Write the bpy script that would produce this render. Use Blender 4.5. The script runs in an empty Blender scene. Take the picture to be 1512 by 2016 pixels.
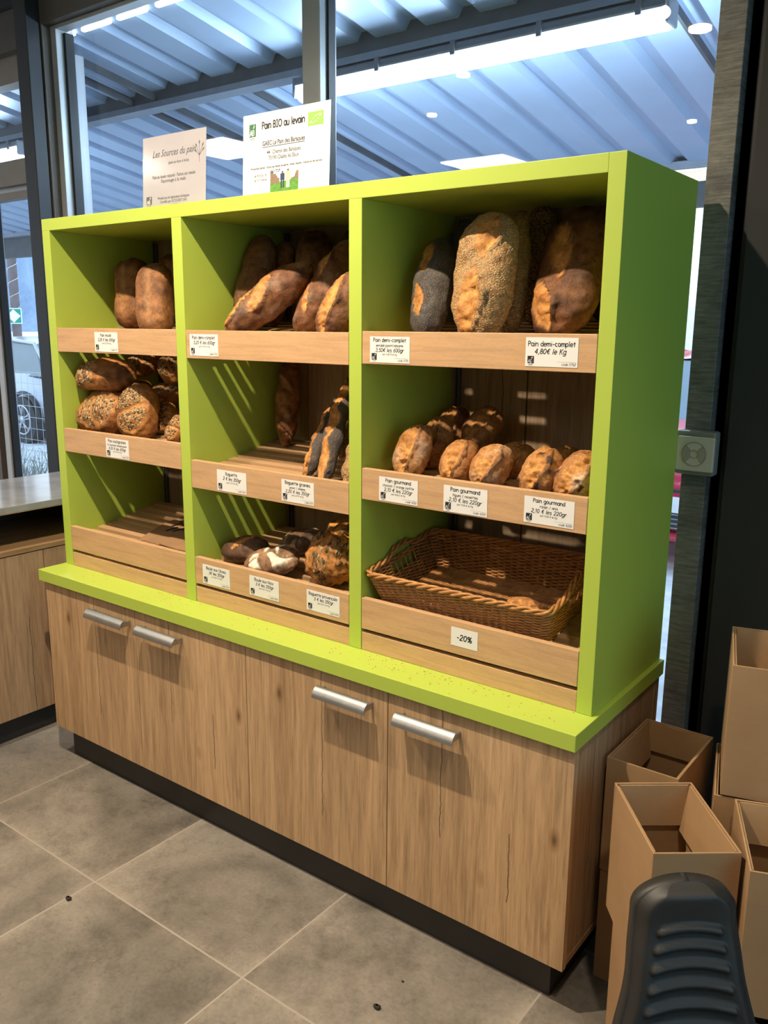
import bpy, bmesh, math, random
from mathutils import Vector, Matrix, noise as mnoise
R = math.radians
SC = bpy.context.scene
COL = SC.collection
BREADS = [
 ('tin', [0.2061, 0.3, 1.5334], [0.1405, 0.36, 1.7606], 0.115, 0.1, (0.2, -1, 0.3), 'dark tin loaf standing to the left behind the creased tin loaf, top left shelf', 'tin loaves on the top left shelf', 1, {}),
 ('tin', [0.467, 0.19, 1.5255], [0.3926, 0.26, 1.745], 0.112, 0.095, (0.45, -1, 0.2), 'brown tin loaf with a pale crease standing at the front of the top left shelf', 'tin loaves on the top left shelf', 2, {}),
 ('tin', [0.2681, 0.42, 1.536], [0.2178, 0.47, 1.7715], 0.1, 0.07, (0.3, -1, 0.2), 'dark tin loaf half hidden behind the green divider on the top left shelf', 'tin loaves on the top left shelf', 3, {}),
 ('multi', [0.036, 0.15, 1.2236], [0.2561, 0.19, 1.2733], 0.168, 0.125, (0.25, -1, 0.45), 'round multigrain loaf with seed patches at the front left of the middle left shelf', 'multigrain loaves on the middle left shelf', 4, {'cross': 1}),
 ('multi', [0.348, 0.185, 1.1583], [0.3286, 0.23, 1.3424], 0.148, 0.115, (0.3, -1, 0.35), 'upright oval multigrain loaf with a pale seeded face right of the round front one', 'multigrain loaves on the middle left shelf', 5, {'cross': 1}),
 ('multi', [0.0681, 0.16, 1.3681], [0.2754, 0.25, 1.3762], 0.13, 0.105, (-0.1, -0.75, 0.9), 'long multigrain loaf lying on top of the round front left one', 'multigrain loaves on the middle left shelf', 6, {'patch': 1}),
 ('multi', [0.0788, 0.36, 1.3931], [0.1925, 0.42, 1.4094], 0.1, 0.07, (0.1, -0.7, 0.7), 'dark multigrain loaf at the top of the heap behind', 'multigrain loaves on the middle left shelf', 7, {}),
 ('multi', [0.3289, 0.31, 1.3896], [0.4245, 0.34, 1.4055], 0.105, 0.08, (0.2, -1, 0.5), 'seeded multigrain loaf at the top right of the heap beside the green divider', 'multigrain loaves on the middle left shelf', 8, {}),
 ('multi', [0.2538, 0.33, 1.3076], [0.3955, 0.36, 1.3219], 0.09, 0.06, (0.1, -0.6, 0.8), 'dark flat multigrain loaf leaning in the middle right of the heap', 'multigrain loaves on the middle left shelf', 9, {}),
 ('multi', [0.3784, 0.27, 1.166], [0.3805, 0.3, 1.27], 0.085, 0.07, (0.3, -1, 0.3), 'dark speckled multigrain loaf standing right of the upright oval one', 'multigrain loaves on the middle left shelf', 10, {}),
 ('multi', [0.5553, 0.165, 1.1882], [0.5966, 0.2, 1.2745], 0.1, 0.09, (-0.3, -1, 0.3), 'pale seeded multigrain loaf at the front right beside the green divider', 'multigrain loaves on the middle left shelf', 11, {}),
 ('multi', [0.0816, 0.32, 1.2827], [0.2054, 0.36, 1.3212], 0.1, 0.075, (0.2, -1, 0.5), 'shadowed multigrain loaf behind the two front ones in the heap', 'multigrain loaves on the middle left shelf', 12, {}),
 ('demi', [0.7894, 0.19, 1.5212], [1.0329, 0.29, 1.712], 0.118, 0.105, (-0.2, -1, 0.55), 'long brown loaf lying slantwise in front on the top middle shelf', 'half wholemeal loaves on the top middle shelf', 13, {'sl': [(-0.46, 0.02, -0.06, 0.2), (-0.13, -0.32, 0.15, 0.06)], 'wide': 1.5, 'flour': 0.5}),
 ('demi', [0.7724, 0.28, 1.5284], [0.7632, 0.38, 1.8161], 0.118, 0.09, (0.3, -1, 0.25), 'tall loaf standing at the far left of the top middle shelf', 'half wholemeal loaves on the top middle shelf', 14, {'flour': 0.35}),
 ('demi', [0.78, 0.39, 1.5363], [0.7986, 0.445, 1.7927], 0.105, 0.08, (-0.2, -1, 0.2), 'shorter loaf standing behind the slanting loaf', 'half wholemeal loaves on the top middle shelf', 15, {'flour': 0.3}),
 ('demi', [0.9402, 0.4, 1.545], [0.8942, 0.465, 1.8279], 0.125, 0.1, (0.3, -1, 0.25), 'dark loaf standing upright at the back centre of the top middle shelf', 'half wholemeal loaves on the top middle shelf', 16, {'flour': 0.25}),
 ('demi', [1.0293, 0.24, 1.5237], [1.1212, 0.38, 1.7829], 0.115, 0.1, (-0.3, -1, 0.3), 'loaf leaning to the right behind the split orange one', 'half wholemeal loaves on the top middle shelf', 17, {'sl': [(-0.3, -0.2, 0.0, 0.25), (0.05, -0.1, 0.35, 0.2)], 'flour': 0.6}),
 ('demi', [1.1852, 0.165, 1.519], [1.231, 0.27, 1.6975], 0.115, 0.1, (-0.25, -1, 0.3), 'loaf with a wide orange split at the right front of the top middle shelf', 'half wholemeal loaves on the top middle shelf', 18, {'sl': [(-0.42, -0.1, 0.4, 0.12)], 'wide': 1.7, 'flour': 0.2}),
 ('demi', [1.0291, 0.47, 1.5459], [1.0247, 0.485, 1.818], 0.085, 0.04, (0.3, -1, 0.25), 'dark loaf at the back right corner of the top middle shelf', 'half wholemeal loaves on the top middle shelf', 19, {}),
 ('baguette', [0.8085, 0.41, 1.1476], [0.7848, 0.475, 1.4409], 0.078, 0.066, (0.2, -1, 0.2), 'plain baguette standing alone against the back panel of the middle bay', 'plain baguettes', 20, {'sl': [(-0.22, -0.3, -0.02, 0.3), (0.05, -0.3, 0.25, 0.3), (-0.42, -0.3, -0.26, 0.2)], 'pale': 1}),
 ('poppybag', [1.1059, 0.17, 1.135], [1.0935, 0.34, 1.3616], 0.058, 0.052, (-0.35, -1, 0.35), 'poppy seed baguette with orange splits, leftmost of the leaning seeded baguettes', 'seeded baguettes on the middle shelf of the middle bay', 21, {'sl': [(-0.48, -0.02, -0.1, 0.1), (-0.08, -0.08, 0.2, 0.1), (0.2, -0.08, 0.44, 0.1)], 'wide': 2.5}),
 ('poppybag', [1.1948, 0.145, 1.0922], [1.1472, 0.33, 1.3877], 0.064, 0.052, (-0.15, -1, 0.35), 'poppy seed baguette with orange splits at the front of the leaning seeded baguettes', 'seeded baguettes on the middle shelf of the middle bay', 22, {'sl': [(-0.48, 0.06, -0.08, 0.14), (-0.06, -0.02, 0.2, 0.14), (0.2, -0.02, 0.44, 0.1)], 'wide': 2.5}),
 ('sesamebag', [1.1589, 0.27, 1.1728], [1.1121, 0.43, 1.4069], 0.058, 0.05, (-0.2, -1, 0.35), 'paler seeded baguette behind the front poppy seed baguette', 'seeded baguettes on the middle shelf of the middle bay', 23, {'sl': [(-0.45, -0.1, -0.1, 0.1), (0, -0.1, 0.4, 0.1)], 'wide': 1.5}),
 ('sesamebag', [1.3027, 0.135, 1.0951], [1.2791, 0.22, 1.2664], 0.062, 0.055, (-0.2, -1, 0.35), 'sesame baguette end peeping out beside the green divider', 'seeded baguettes on the middle shelf of the middle bay', 24, {}),
 ('olive', [0.731, 0.205, 0.8485], [0.8863, 0.245, 0.879], 0.1, 0.082, (0, -0.45, 1), 'dark olive boule at the left of the bottom middle shelf', 'small loaves on the bottom middle shelf', 25, {'sl': [(-0.15, -0.3, 0.3, 0.25)]}),
 ('noix', [0.8638, 0.175, 0.8322], [1.0634, 0.19, 0.8643], 0.11, 0.078, (0, -0.55, 1), 'round walnut boule dusted with white flour at the front of the bottom middle shelf', 'small loaves on the bottom middle shelf', 26, {}),
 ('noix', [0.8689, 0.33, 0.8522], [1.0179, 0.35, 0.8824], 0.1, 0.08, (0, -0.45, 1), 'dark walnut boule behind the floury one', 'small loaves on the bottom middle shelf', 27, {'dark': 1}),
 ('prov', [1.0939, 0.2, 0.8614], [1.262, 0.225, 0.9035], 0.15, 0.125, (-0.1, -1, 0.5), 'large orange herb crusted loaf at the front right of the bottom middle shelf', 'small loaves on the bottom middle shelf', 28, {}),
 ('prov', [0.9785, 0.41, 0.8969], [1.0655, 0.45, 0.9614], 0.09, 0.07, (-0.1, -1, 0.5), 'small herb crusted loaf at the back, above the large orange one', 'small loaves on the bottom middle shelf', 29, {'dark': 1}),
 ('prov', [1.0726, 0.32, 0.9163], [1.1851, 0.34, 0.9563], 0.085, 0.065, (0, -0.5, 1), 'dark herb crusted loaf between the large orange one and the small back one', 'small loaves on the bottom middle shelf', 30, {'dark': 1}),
 ('poppy', [1.4817, 0.205, 1.5287], [1.4309, 0.345, 1.7742], 0.112, 0.1, (-0.35, -1, 0.25), 'grey poppy seed loaf with two orange splits at the left of the top right shelf', 'large loaves on the top right shelf', 31, {'sl': [(-0.32, -0.12, -0.04, 0.02), (0.1, -0.14, 0.4, -0.02)], 'wide': 1.5}),
 ('poppy', [1.4467, 0.43, 1.5347], [1.4259, 0.48, 1.808], 0.1, 0.06, (0.2, -1, 0.25), 'dark poppy seed loaf in the shadow behind the large sesame loaf', 'large loaves on the top right shelf', 32, {}),
 ('sesame', [1.6556, 0.16, 1.4904], [1.6399, 0.25, 1.7968], 0.15, 0.115, (-0.1, -1, 0.2), 'large pale sesame loaf with two open splits standing in front on the top right shelf', 'large loaves on the top right shelf', 33, {'sl': [(-0.44, 0.06, 0.0, -0.02), (0.12, -0.12, 0.42, -0.16)], 'wide': 1.5}),
 ('sesame', [1.678, 0.28, 1.5308], [1.6299, 0.39, 1.8198], 0.11, 0.085, (-0.75, -0.7, 0.2), 'sesame loaf standing edge on right behind the large pale sesame loaf', 'large loaves on the top right shelf', 34, {'sl': [(-0.35, -0.1, 0.4, 0.1)]}),
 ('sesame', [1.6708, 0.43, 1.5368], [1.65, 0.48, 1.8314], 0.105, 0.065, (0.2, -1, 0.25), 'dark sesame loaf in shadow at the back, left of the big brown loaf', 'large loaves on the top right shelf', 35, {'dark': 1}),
 ('demi', [1.8234, 0.23, 1.5268], [1.7918, 0.41, 1.82], 0.178, 0.11, (-0.2, -1, 0.25), 'big brown loaf leaning at the right end of the top right shelf', 'large loaves on the top right shelf', 36, {'sl': [(-0.44, 0.05, -0.14, 0.24), (-0.1, -0.1, 0.3, 0.1)], 'wide': 1.2, 'flour': 0.1}),
 ('demi', [1.8452, 0.46, 1.5385], [1.8262, 0.485, 1.8198], 0.11, 0.05, (-0.2, -1, 0.25), 'dark brown loaf at the right rear, behind the big leaning loaf', 'large loaves on the top right shelf', 361, {}),
 ('gourmand', [1.4544, 0.165, 1.1743], [1.4494, 0.25, 1.3035], 0.098, 0.085, (-0.1, -1, 0.3), 'small floury sweet loaf at the far left front of the middle right shelf', 'small sweet loaves on the middle right shelf', 37, {'wide': 1.7, 'sl': [(-0.44, -0.02, 0.44, -0.06)], 'flour': 0.6}),
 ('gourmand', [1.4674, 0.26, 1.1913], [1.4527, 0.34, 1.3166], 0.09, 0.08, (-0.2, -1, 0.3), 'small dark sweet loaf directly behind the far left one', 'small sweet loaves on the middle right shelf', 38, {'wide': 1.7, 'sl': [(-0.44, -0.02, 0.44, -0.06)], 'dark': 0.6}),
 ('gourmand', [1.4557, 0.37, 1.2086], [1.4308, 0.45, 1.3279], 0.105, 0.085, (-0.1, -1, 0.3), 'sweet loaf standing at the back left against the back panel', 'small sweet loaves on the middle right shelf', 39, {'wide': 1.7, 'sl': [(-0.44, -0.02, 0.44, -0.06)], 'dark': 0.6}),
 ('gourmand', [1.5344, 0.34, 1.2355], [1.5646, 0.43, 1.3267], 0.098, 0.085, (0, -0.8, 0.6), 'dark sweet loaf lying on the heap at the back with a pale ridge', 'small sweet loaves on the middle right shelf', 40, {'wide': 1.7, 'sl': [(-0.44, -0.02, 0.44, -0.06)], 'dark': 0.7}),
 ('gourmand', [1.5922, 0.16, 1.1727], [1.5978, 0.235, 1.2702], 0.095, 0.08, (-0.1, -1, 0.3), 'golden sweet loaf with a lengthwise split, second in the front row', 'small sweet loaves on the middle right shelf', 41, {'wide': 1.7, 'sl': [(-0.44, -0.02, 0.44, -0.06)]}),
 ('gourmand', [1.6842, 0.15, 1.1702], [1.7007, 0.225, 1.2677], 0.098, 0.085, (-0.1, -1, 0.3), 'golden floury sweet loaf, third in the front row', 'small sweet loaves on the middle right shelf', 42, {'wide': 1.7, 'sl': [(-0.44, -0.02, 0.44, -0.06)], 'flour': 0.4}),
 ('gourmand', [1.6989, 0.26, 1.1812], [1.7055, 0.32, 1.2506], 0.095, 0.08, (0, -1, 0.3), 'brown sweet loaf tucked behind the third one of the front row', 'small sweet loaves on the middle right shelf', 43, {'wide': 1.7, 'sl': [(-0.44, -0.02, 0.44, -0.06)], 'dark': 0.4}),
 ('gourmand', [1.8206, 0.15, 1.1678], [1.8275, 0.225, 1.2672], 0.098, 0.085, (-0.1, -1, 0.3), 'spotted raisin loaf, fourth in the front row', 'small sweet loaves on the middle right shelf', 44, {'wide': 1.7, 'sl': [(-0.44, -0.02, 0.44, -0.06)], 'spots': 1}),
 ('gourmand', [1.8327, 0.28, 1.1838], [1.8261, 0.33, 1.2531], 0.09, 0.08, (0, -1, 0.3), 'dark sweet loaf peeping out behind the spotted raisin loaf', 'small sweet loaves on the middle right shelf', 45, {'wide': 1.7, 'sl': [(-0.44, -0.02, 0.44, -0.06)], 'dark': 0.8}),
 ('gourmand', [1.9054, 0.15, 1.1717], [1.9444, 0.215, 1.2746], 0.098, 0.085, (-0.1, -1, 0.3), 'pale floury sweet loaf at the right end of the front row by the green side', 'small sweet loaves on the middle right shelf', 46, {'wide': 1.7, 'sl': [(-0.44, -0.02, 0.44, -0.06)], 'flour': 0.9, 'spots': 1}),
 ('gourmand', [1.7387, 0.2, 0.8735], [1.8449, 0.17, 0.8938], 0.07, 0.055, (0, -0.4, 1), 'small leftover loaf lying inside the wicker basket', '', 47, {'wide': 1.7, 'sl': [(-0.44, -0.02, 0.44, -0.06)], 'dark': 0.3}),
]
CARDS = [
 ([0.2637, 0.3839, 1.4564, 1.5177], ('Pain moulé', None, '3,20 € les 600gr', 'soit 5,33 € le Kg', 'code 5701'), 'white price card reading Pain moulé on the top left shelf rail', 'price'),
 ([0.2895, 0.4093, 1.1161, 1.1786], ('Pain multigraines', 'lin tournesol sésame pavot', '4,50 € les 600gr', 'soit 7,50 € le Kg', 'code 5703'), 'white price card reading Pain multigraines on the middle left shelf rail', 'price'),
 ([0.7247, 0.8446, 1.4556, 1.517], ('Pain demi-complet', None, '3,20 € les 600gr', 'soit 5,33 € le Kg', 'code 5702'), 'white price card reading Pain demi-complet 3,20 € les 600gr', 'price'),
 ([0.8218, 0.9436, 1.0687, 1.1306], ('Baguette', None, '2 € les 350gr', 'soit 5,71 € le Kg', 'code 4201'), 'white price card reading Baguette on the middle bay shelf rail', 'price'),
 ([1.0819, 1.2006, 1.0707, 1.1321], ('Baguette graines', 'pavot / sésame', '2,20 € les 350gr', 'soit 6,29 € le Kg', 'code 4211'), 'white price card reading Baguette graines on the middle bay shelf rail', 'price'),
 ([0.7431, 0.8624, 0.7694, 0.8298], ('Boule aux Olives', None, '3€ les 350gr', 'soit 8,57 € le Kg', 'code 4240'), 'white price card reading Boule aux Olives on the bottom middle shelf rail', 'price'),
 ([0.9459, 1.064, 0.7729, 0.8323], ('Boule aux Noix', None, '3 € les 350gr', 'soit 8,57 € le Kg', 'code 4204'), 'white price card reading Boule aux Noix on the bottom middle shelf rail', 'price'),
 ([1.1705, 1.289, 0.7748, 0.8325], ('Baguette provençale', None, '3 € les 350gr', 'soit 8,57 € le Kg', 'code 4202'), 'white price card reading Baguette provençale on the bottom middle shelf rail', 'price'),
 ([1.3889, 1.5078, 1.4571, 1.519], ('Pain demi-complet', 'enrobé pavot/sésame', '3,50€ les 600gr', 'soit 5,83 € le Kg', 'code 5710'), 'white price card reading Pain demi-complet enrobé pavot/sésame on the top right shelf rail', 'price'),
 ([1.8139, 1.9353, 1.4619, 1.5232], ('Pain demi-complet', None, '4,80€ le Kg', None, 'code 5702'), 'white price card reading Pain demi-complet 4,80€ le Kg', 'price'),
 ([1.4198, 1.5379, 1.1158, 1.1766], ('Pain gourmand', 'chocolat / orange confite', '2,10 € les 220gr', 'soit 9,54 € le Kg', 'code 4250'), 'white price card reading Pain gourmand chocolat / orange confite', 'price'),
 ([1.6127, 1.7323, 1.1145, 1.1778], ('Pain gourmand', 'figues / noisettes', '2,10 € les 220gr', 'soit 9,54 € le Kg', 'code 4250'), 'white price card reading Pain gourmand figues / noisettes', 'price'),
 ([1.8268, 1.947, 1.1187, 1.1787], ('Pain gourmand', 'raisin / anis', '2,10 € les 220gr', 'soit 9,54 € le Kg', 'code 4250'), 'white price card reading Pain gourmand raisin / anis', 'price'),
 ([1.6437, 1.7188, 0.7837, 0.8307], ('-20%', None, None, None, None), 'white card reading -20% on the rail below the wicker basket', 'sale'),
]
CAM_POS=[2.6979, -1.57109, 1.54443]
CAM_R=[0.797842, 0.602815, 0.007928]
CAM_U=[-0.134592, 0.165286, 0.977019]
CAM_F=[-0.587651, 0.780573, -0.213006]
FPX=1680.98
POLE=[-18.332, 10.637, 1.016]
SIGN=[-15.629, 9.014, 1.695]
FLOORBITS=[(0.774, -0.44, 'dark crumb on the left floor tile'), (1.677, -0.227, 'dark crumb at the bottom middle of the tiled floor'), (1.677, -0.125, 'tiny dark crumb on the floor tile under the right cabinet')]

# ------------------------------------------------------------------ materials
def newmat(name):
    m = bpy.data.materials.new(name); m.use_nodes = True
    nt = m.node_tree; b = nt.nodes['Principled BSDF']
    return m, nt, b
def N(nt, t, **kw):
    n = nt.nodes.new(t)
    for k, v in kw.items():
        if hasattr(n, k) and not k[0].isupper(): setattr(n, k, v)
        else: n.inputs[k.replace('_', ' ')].default_value = v
    return n
def L(nt, a, b): nt.links.new(a, b)
def ramp(nt, fac, stops):
    r = nt.nodes.new('ShaderNodeValToRGB'); e = r.color_ramp.elements
    while len(e) < len(stops): e.new(.5)
    for i, (p, c) in enumerate(stops):
        e[i].position = p; e[i].color = (c[0], c[1], c[2], 1)
    L(nt, fac, r.inputs[0]); return r.outputs[0]
def coords(nt, scale=(1, 1, 1), kind='Object', rot=(0, 0, 0)):
    t = nt.nodes.new('ShaderNodeTexCoord'); mp = nt.nodes.new('ShaderNodeMapping')
    mp.inputs['Scale'].default_value = scale; mp.inputs['Rotation'].default_value = rot
    L(nt, t.outputs[kind], mp.inputs[0]); return mp.outputs[0]
def tex(nt, vec, scale=5, detail=4, rough=.55, dist=0):
    n = nt.nodes.new('ShaderNodeTexNoise')
    n.inputs['Scale'].default_value = scale; n.inputs['Detail'].default_value = detail
    n.inputs['Roughness'].default_value = rough; n.inputs['Distortion'].default_value = dist
    L(nt, vec, n.inputs['Vector']); return n.outputs['Fac']
def mixc(nt, fac, a, b, mode='MIX'):
    n = nt.nodes.new('ShaderNodeMix'); n.data_type = 'RGBA'; n.blend_type = mode
    if isinstance(fac, (int, float)): n.inputs[0].default_value = fac
    else: L(nt, fac, n.inputs[0])
    for v, i in ((a, 6), (b, 7)):
        if isinstance(v, tuple): n.inputs[i].default_value = (v[0], v[1], v[2], 1)
        else: L(nt, v, n.inputs[i])
    return n.outputs[2]
def math_(nt, op, a, b=None, clamp=False):
    n = nt.nodes.new('ShaderNodeMath'); n.operation = op; n.use_clamp = clamp
    for v, i in ((a, 0), (b, 1)):
        if v is None: continue
        if isinstance(v, (int, float)): n.inputs[i].default_value = v
        else: L(nt, v, n.inputs[i])
    return n.outputs[0]
def bump(nt, b, h, strength=.3, dist=.01):
    n = nt.nodes.new('ShaderNodeBump'); n.inputs['Strength'].default_value = strength
    n.inputs['Distance'].default_value = dist
    L(nt, h, n.inputs['Height']); L(nt, n.outputs[0], b.inputs['Normal'])
def plain(name, c, rough=.5, metal=0., var=.06, scale=12, bmp=0., spec=.5, emit=None):
    m, nt, b = newmat(name)
    v = coords(nt); f = tex(nt, v, scale, 4)
    lo = tuple(x * (1 - var) for x in c); hi = tuple(min(1, x * (1 + var)) for x in c)
    L(nt, ramp(nt, f, [(.3, lo), (.7, hi)]), b.inputs['Base Color'])
    b.inputs['Roughness'].default_value = rough; b.inputs['Metallic'].default_value = metal
    b.inputs['Specular IOR Level'].default_value = spec
    if bmp: bump(nt, b, tex(nt, v, scale * 12, 3), bmp, .002)
    if emit:
        b.inputs['Emission Color'].default_value = (*emit[0], 1); b.inputs['Emission Strength'].default_value = emit[1]
    return m
def oak(name, base=(.57, .375, .21), axis='z', plank=.19, seed=0., crack=1.):
    """aged oak laminate: long grain, plank tone changes, dark cracks and knots"""
    m, nt, b = newmat(name)
    S = {'z': (9, 9, .55), 'x': (.55, 9, 9), 'y': (9, .55, 9)}[axis]
    v = coords(nt, S); v0 = coords(nt)
    fine = tex(nt, v, 6.5, 8, .62, .4)
    mid = tex(nt, v, 1.3, 4, .6, 1.2)
    streak = tex(nt, v, 16, 3, .7)
    c = ramp(nt, fine, [(.30, tuple(x * .76 for x in base)), (.5, base), (.72, tuple(x * 1.16 for x in base))])
    c2 = ramp(nt, mid, [(.28, (.74, .70, .66)), (.5, (1, 1, 1)), (.75, (1.14, 1.13, 1.10))])
    c = mixc(nt, .8, c, c2, 'MULTIPLY')
    c = mixc(nt, .45, c, ramp(nt, streak, [(.35, (.72, .68, .64)), (.55, (1, 1, 1))]), 'MULTIPLY')
    hair = tex(nt, coords(nt, {'z': (60, 60, 1.6), 'x': (1.6, 60, 60), 'y': (60, 1.6, 60)}[axis]), 5, 5, .7, .2)
    c = mixc(nt, .75, c, ramp(nt, hair, [(.34, (.66, .62, .57)), (.47, (.98, .98, .98)), (.7, (1.10, 1.10, 1.08))]), 'MULTIPLY')
    sx = nt.nodes.new('ShaderNodeSeparateXYZ'); L(nt, v0, sx.inputs[0])
    k = {'z': 0, 'x': 2, 'y': 0}[axis]
    across = sx.outputs[k]
    if axis == 'z': across = math_(nt, 'ADD', sx.outputs[0], sx.outputs[1])
    pl = math_(nt, 'DIVIDE', math_(nt, 'ADD', across, seed), plank)
    wn = nt.nodes.new('ShaderNodeTexWhiteNoise'); wn.noise_dimensions = '1D'
    L(nt, math_(nt, 'FLOOR', pl), wn.inputs['W'])
    c = mixc(nt, .7, c, ramp(nt, wn.outputs['Value'], [(0, (.82, .80, .78)), (.5, (1., .98, .95)), (1, (1.12, 1.1, 1.06))]), 'MULTIPLY')
    # knots
    vk = coords(nt, {'z': (5, 5, 2.4), 'x': (2.4, 5, 5), 'y': (5, 2.4, 5)}[axis])
    vo = nt.nodes.new('ShaderNodeTexVoronoi'); vo.inputs['Scale'].default_value = 1.35; L(nt, vk, vo.inputs['Vector'])
    c = mixc(nt, 1., c, ramp(nt, vo.outputs['Distance'], [(.02, (.25, .2, .17)), (.07, (.75, .7, .66)), (.12, (1, 1, 1))]), 'MULTIPLY')
    # cracks: jagged line along grain near plank edges, broken up by noise
    jag = tex(nt, coords(nt, {'z': (2, 2, 7), 'x': (7, 2, 2), 'y': (2, 7, 2)}[axis]), 2.2, 5, .7)
    fr = math_(nt, 'FRACT', math_(nt, 'ADD', pl, math_(nt, 'MULTIPLY', jag, .10)))
    d = math_(nt, 'ABSOLUTE', math_(nt, 'SUBTRACT', fr, .5))
    gate = tex(nt, coords(nt, {'z': (6, 6, 1.5), 'x': (1.5, 6, 6), 'y': (6, 1.5, 6)}[axis]), 1.0, 2)
    ln = math_(nt, 'MULTIPLY', math_(nt, 'LESS_THAN', d, .0065), math_(nt, 'GREATER_THAN', gate, .52))
    c = mixc(nt, math_(nt, 'MULTIPLY', ln, .8 * crack), c, (.05, .035, .025))
    L(nt, c, b.inputs['Base Color']); b.inputs['Roughness'].default_value = .55
    b.inputs['Specular IOR Level'].default_value = .3
    bump(nt, b, fine, .12, .003)
    return m
def beech(name, base=(.60, .365, .19)):
    m, nt, b = newmat(name)
    v = coords(nt, (1.2, 14, 14)); f = tex(nt, v, 4.5, 6, .6, .8)
    c = ramp(nt, f, [(.3, tuple(x * .84 for x in base)), (.52, base), (.75, tuple(min(1, x * 1.1) for x in base))])
    fl = tex(nt, coords(nt, (14, 60, 60)), 5, 2)
    c = mixc(nt, .35, c, ramp(nt, fl, [(.35, (.86, .83, .8)), (.6, (1, 1, 1))]), 'MULTIPLY')
    L(nt, c, b.inputs['Base Color']); b.inputs['Roughness'].default_value = .42
    return m
def tiles():
    m, nt, b = newmat('concrete_tiles')
    g = nt.nodes.new('ShaderNodeNewGeometry'); sx = nt.nodes.new('ShaderNodeSeparateXYZ'); L(nt, g.outputs['Position'], sx.inputs[0])
    T = .5964; ds = []; ids = []
    for o, off in ((0, .7647), (1, -.3508)):
        q = math_(nt, 'DIVIDE', math_(nt, 'SUBTRACT', sx.outputs[o], off), T)
        ids.append(math_(nt, 'FLOOR', q))
        f = math_(nt, 'FRACT', q); ds.append(math_(nt, 'MINIMUM', f, math_(nt, 'SUBTRACT', 1, f)))
    d = math_(nt, 'MINIMUM', ds[0], ds[1])
    grout = math_(nt, 'LESS_THAN', d, .0042)
    cmb = nt.nodes.new('ShaderNodeCombineXYZ'); L(nt, ids[0], cmb.inputs[0]); L(nt, ids[1], cmb.inputs[1])
    wn = nt.nodes.new('ShaderNodeTexWhiteNoise'); L(nt, cmb.outputs[0], wn.inputs['Vector'])
    va = nt.nodes.new('ShaderNodeVectorMath'); va.operation = 'MULTIPLY_ADD'
    L(nt, wn.outputs['Color'], va.inputs[0]); va.inputs[1].default_value = (7, 7, 7); L(nt, g.outputs['Position'], va.inputs[2])
    big = tex(nt, va.outputs[0], 2.3, 5, .55, .6); fine = tex(nt, va.outputs[0], 11, 9, .74); spk = tex(nt, va.outputs[0], 90, 3, .7)
    c = ramp(nt, big, [(.26, (.072, .064, .053)), (.40, (.157, .139, .116)), (.58, (.236, .210, .177)), (.8, (.325, .290, .245))])
    c = mixc(nt, .75, c, ramp(nt, fine, [(.30, (.50, .48, .46)), (.48, (1, 1, 1)), (.72, (1.28, 1.27, 1.25))]), 'MULTIPLY')
    c = mixc(nt, .5, c, ramp(nt, spk, [(.3, (.7, .68, .66)), (.5, (1, 1, 1)), (.72, (1.25, 1.22, 1.2))]), 'MULTIPLY')
    c = mixc(nt, .8, c, ramp(nt, d, [(0, (1.25, 1.22, 1.2)), (.06, (1, 1, 1))]), 'MULTIPLY')
    c = mixc(nt, grout, c, (.36, .325, .28))
    L(nt, c, b.inputs['Base Color']); b.inputs['Roughness'].default_value = .5; b.inputs['Specular IOR Level'].default_value = .35
    bump(nt, b, fine, .08, .002)
    return m
def galv():
    m, nt, b = newmat('galvanised_steel')
    v = coords(nt, (3, 3, 26)); f = tex(nt, v, 6, 6, .7, .3); g = tex(nt, coords(nt), 7, 5, .6)
    c = ramp(nt, f, [(.3, (.085, .08, .07)), (.55, (.17, .16, .145)), (.75, (.25, .235, .21))])
    c = mixc(nt, .8, c, ramp(nt, g, [(.32, (.45, .45, .45)), (.5, (1, 1, 1))]), 'MULTIPLY')
    L(nt, c, b.inputs['Base Color']); b.inputs['Roughness'].default_value = .6; b.inputs['Metallic'].default_value = .25
    bump(nt, b, f, .3, .003); return m
def glass():
    m, nt, b = newmat('window_glass'); nt.nodes.remove(b)
    o = nt.nodes['Material Output']; t = nt.nodes.new('ShaderNodeBsdfTransparent'); t.inputs[0].default_value = (.93, .97, 1, 1)
    g = nt.nodes.new('ShaderNodeBsdfGlossy'); g.inputs['Roughness'].default_value = .0
    f = nt.nodes.new('ShaderNodeFresnel'); ge = nt.nodes.new('ShaderNodeNewGeometry'); mr = nt.nodes.new('ShaderNodeMapRange'); mr.inputs[3].default_value = 1.5; mr.inputs[4].default_value = 1 / 1.5
    L(nt, ge.outputs['Backfacing'], mr.inputs[0]); L(nt, mr.outputs[0], f.inputs[0])
    mx = nt.nodes.new('ShaderNodeMixShader'); L(nt, f.outputs[0], mx.inputs[0]); L(nt, t.outputs[0], mx.inputs[1]); L(nt, g.outputs[0], mx.inputs[2])
    L(nt, mx.outputs[0], o.inputs[0]); return m
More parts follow.
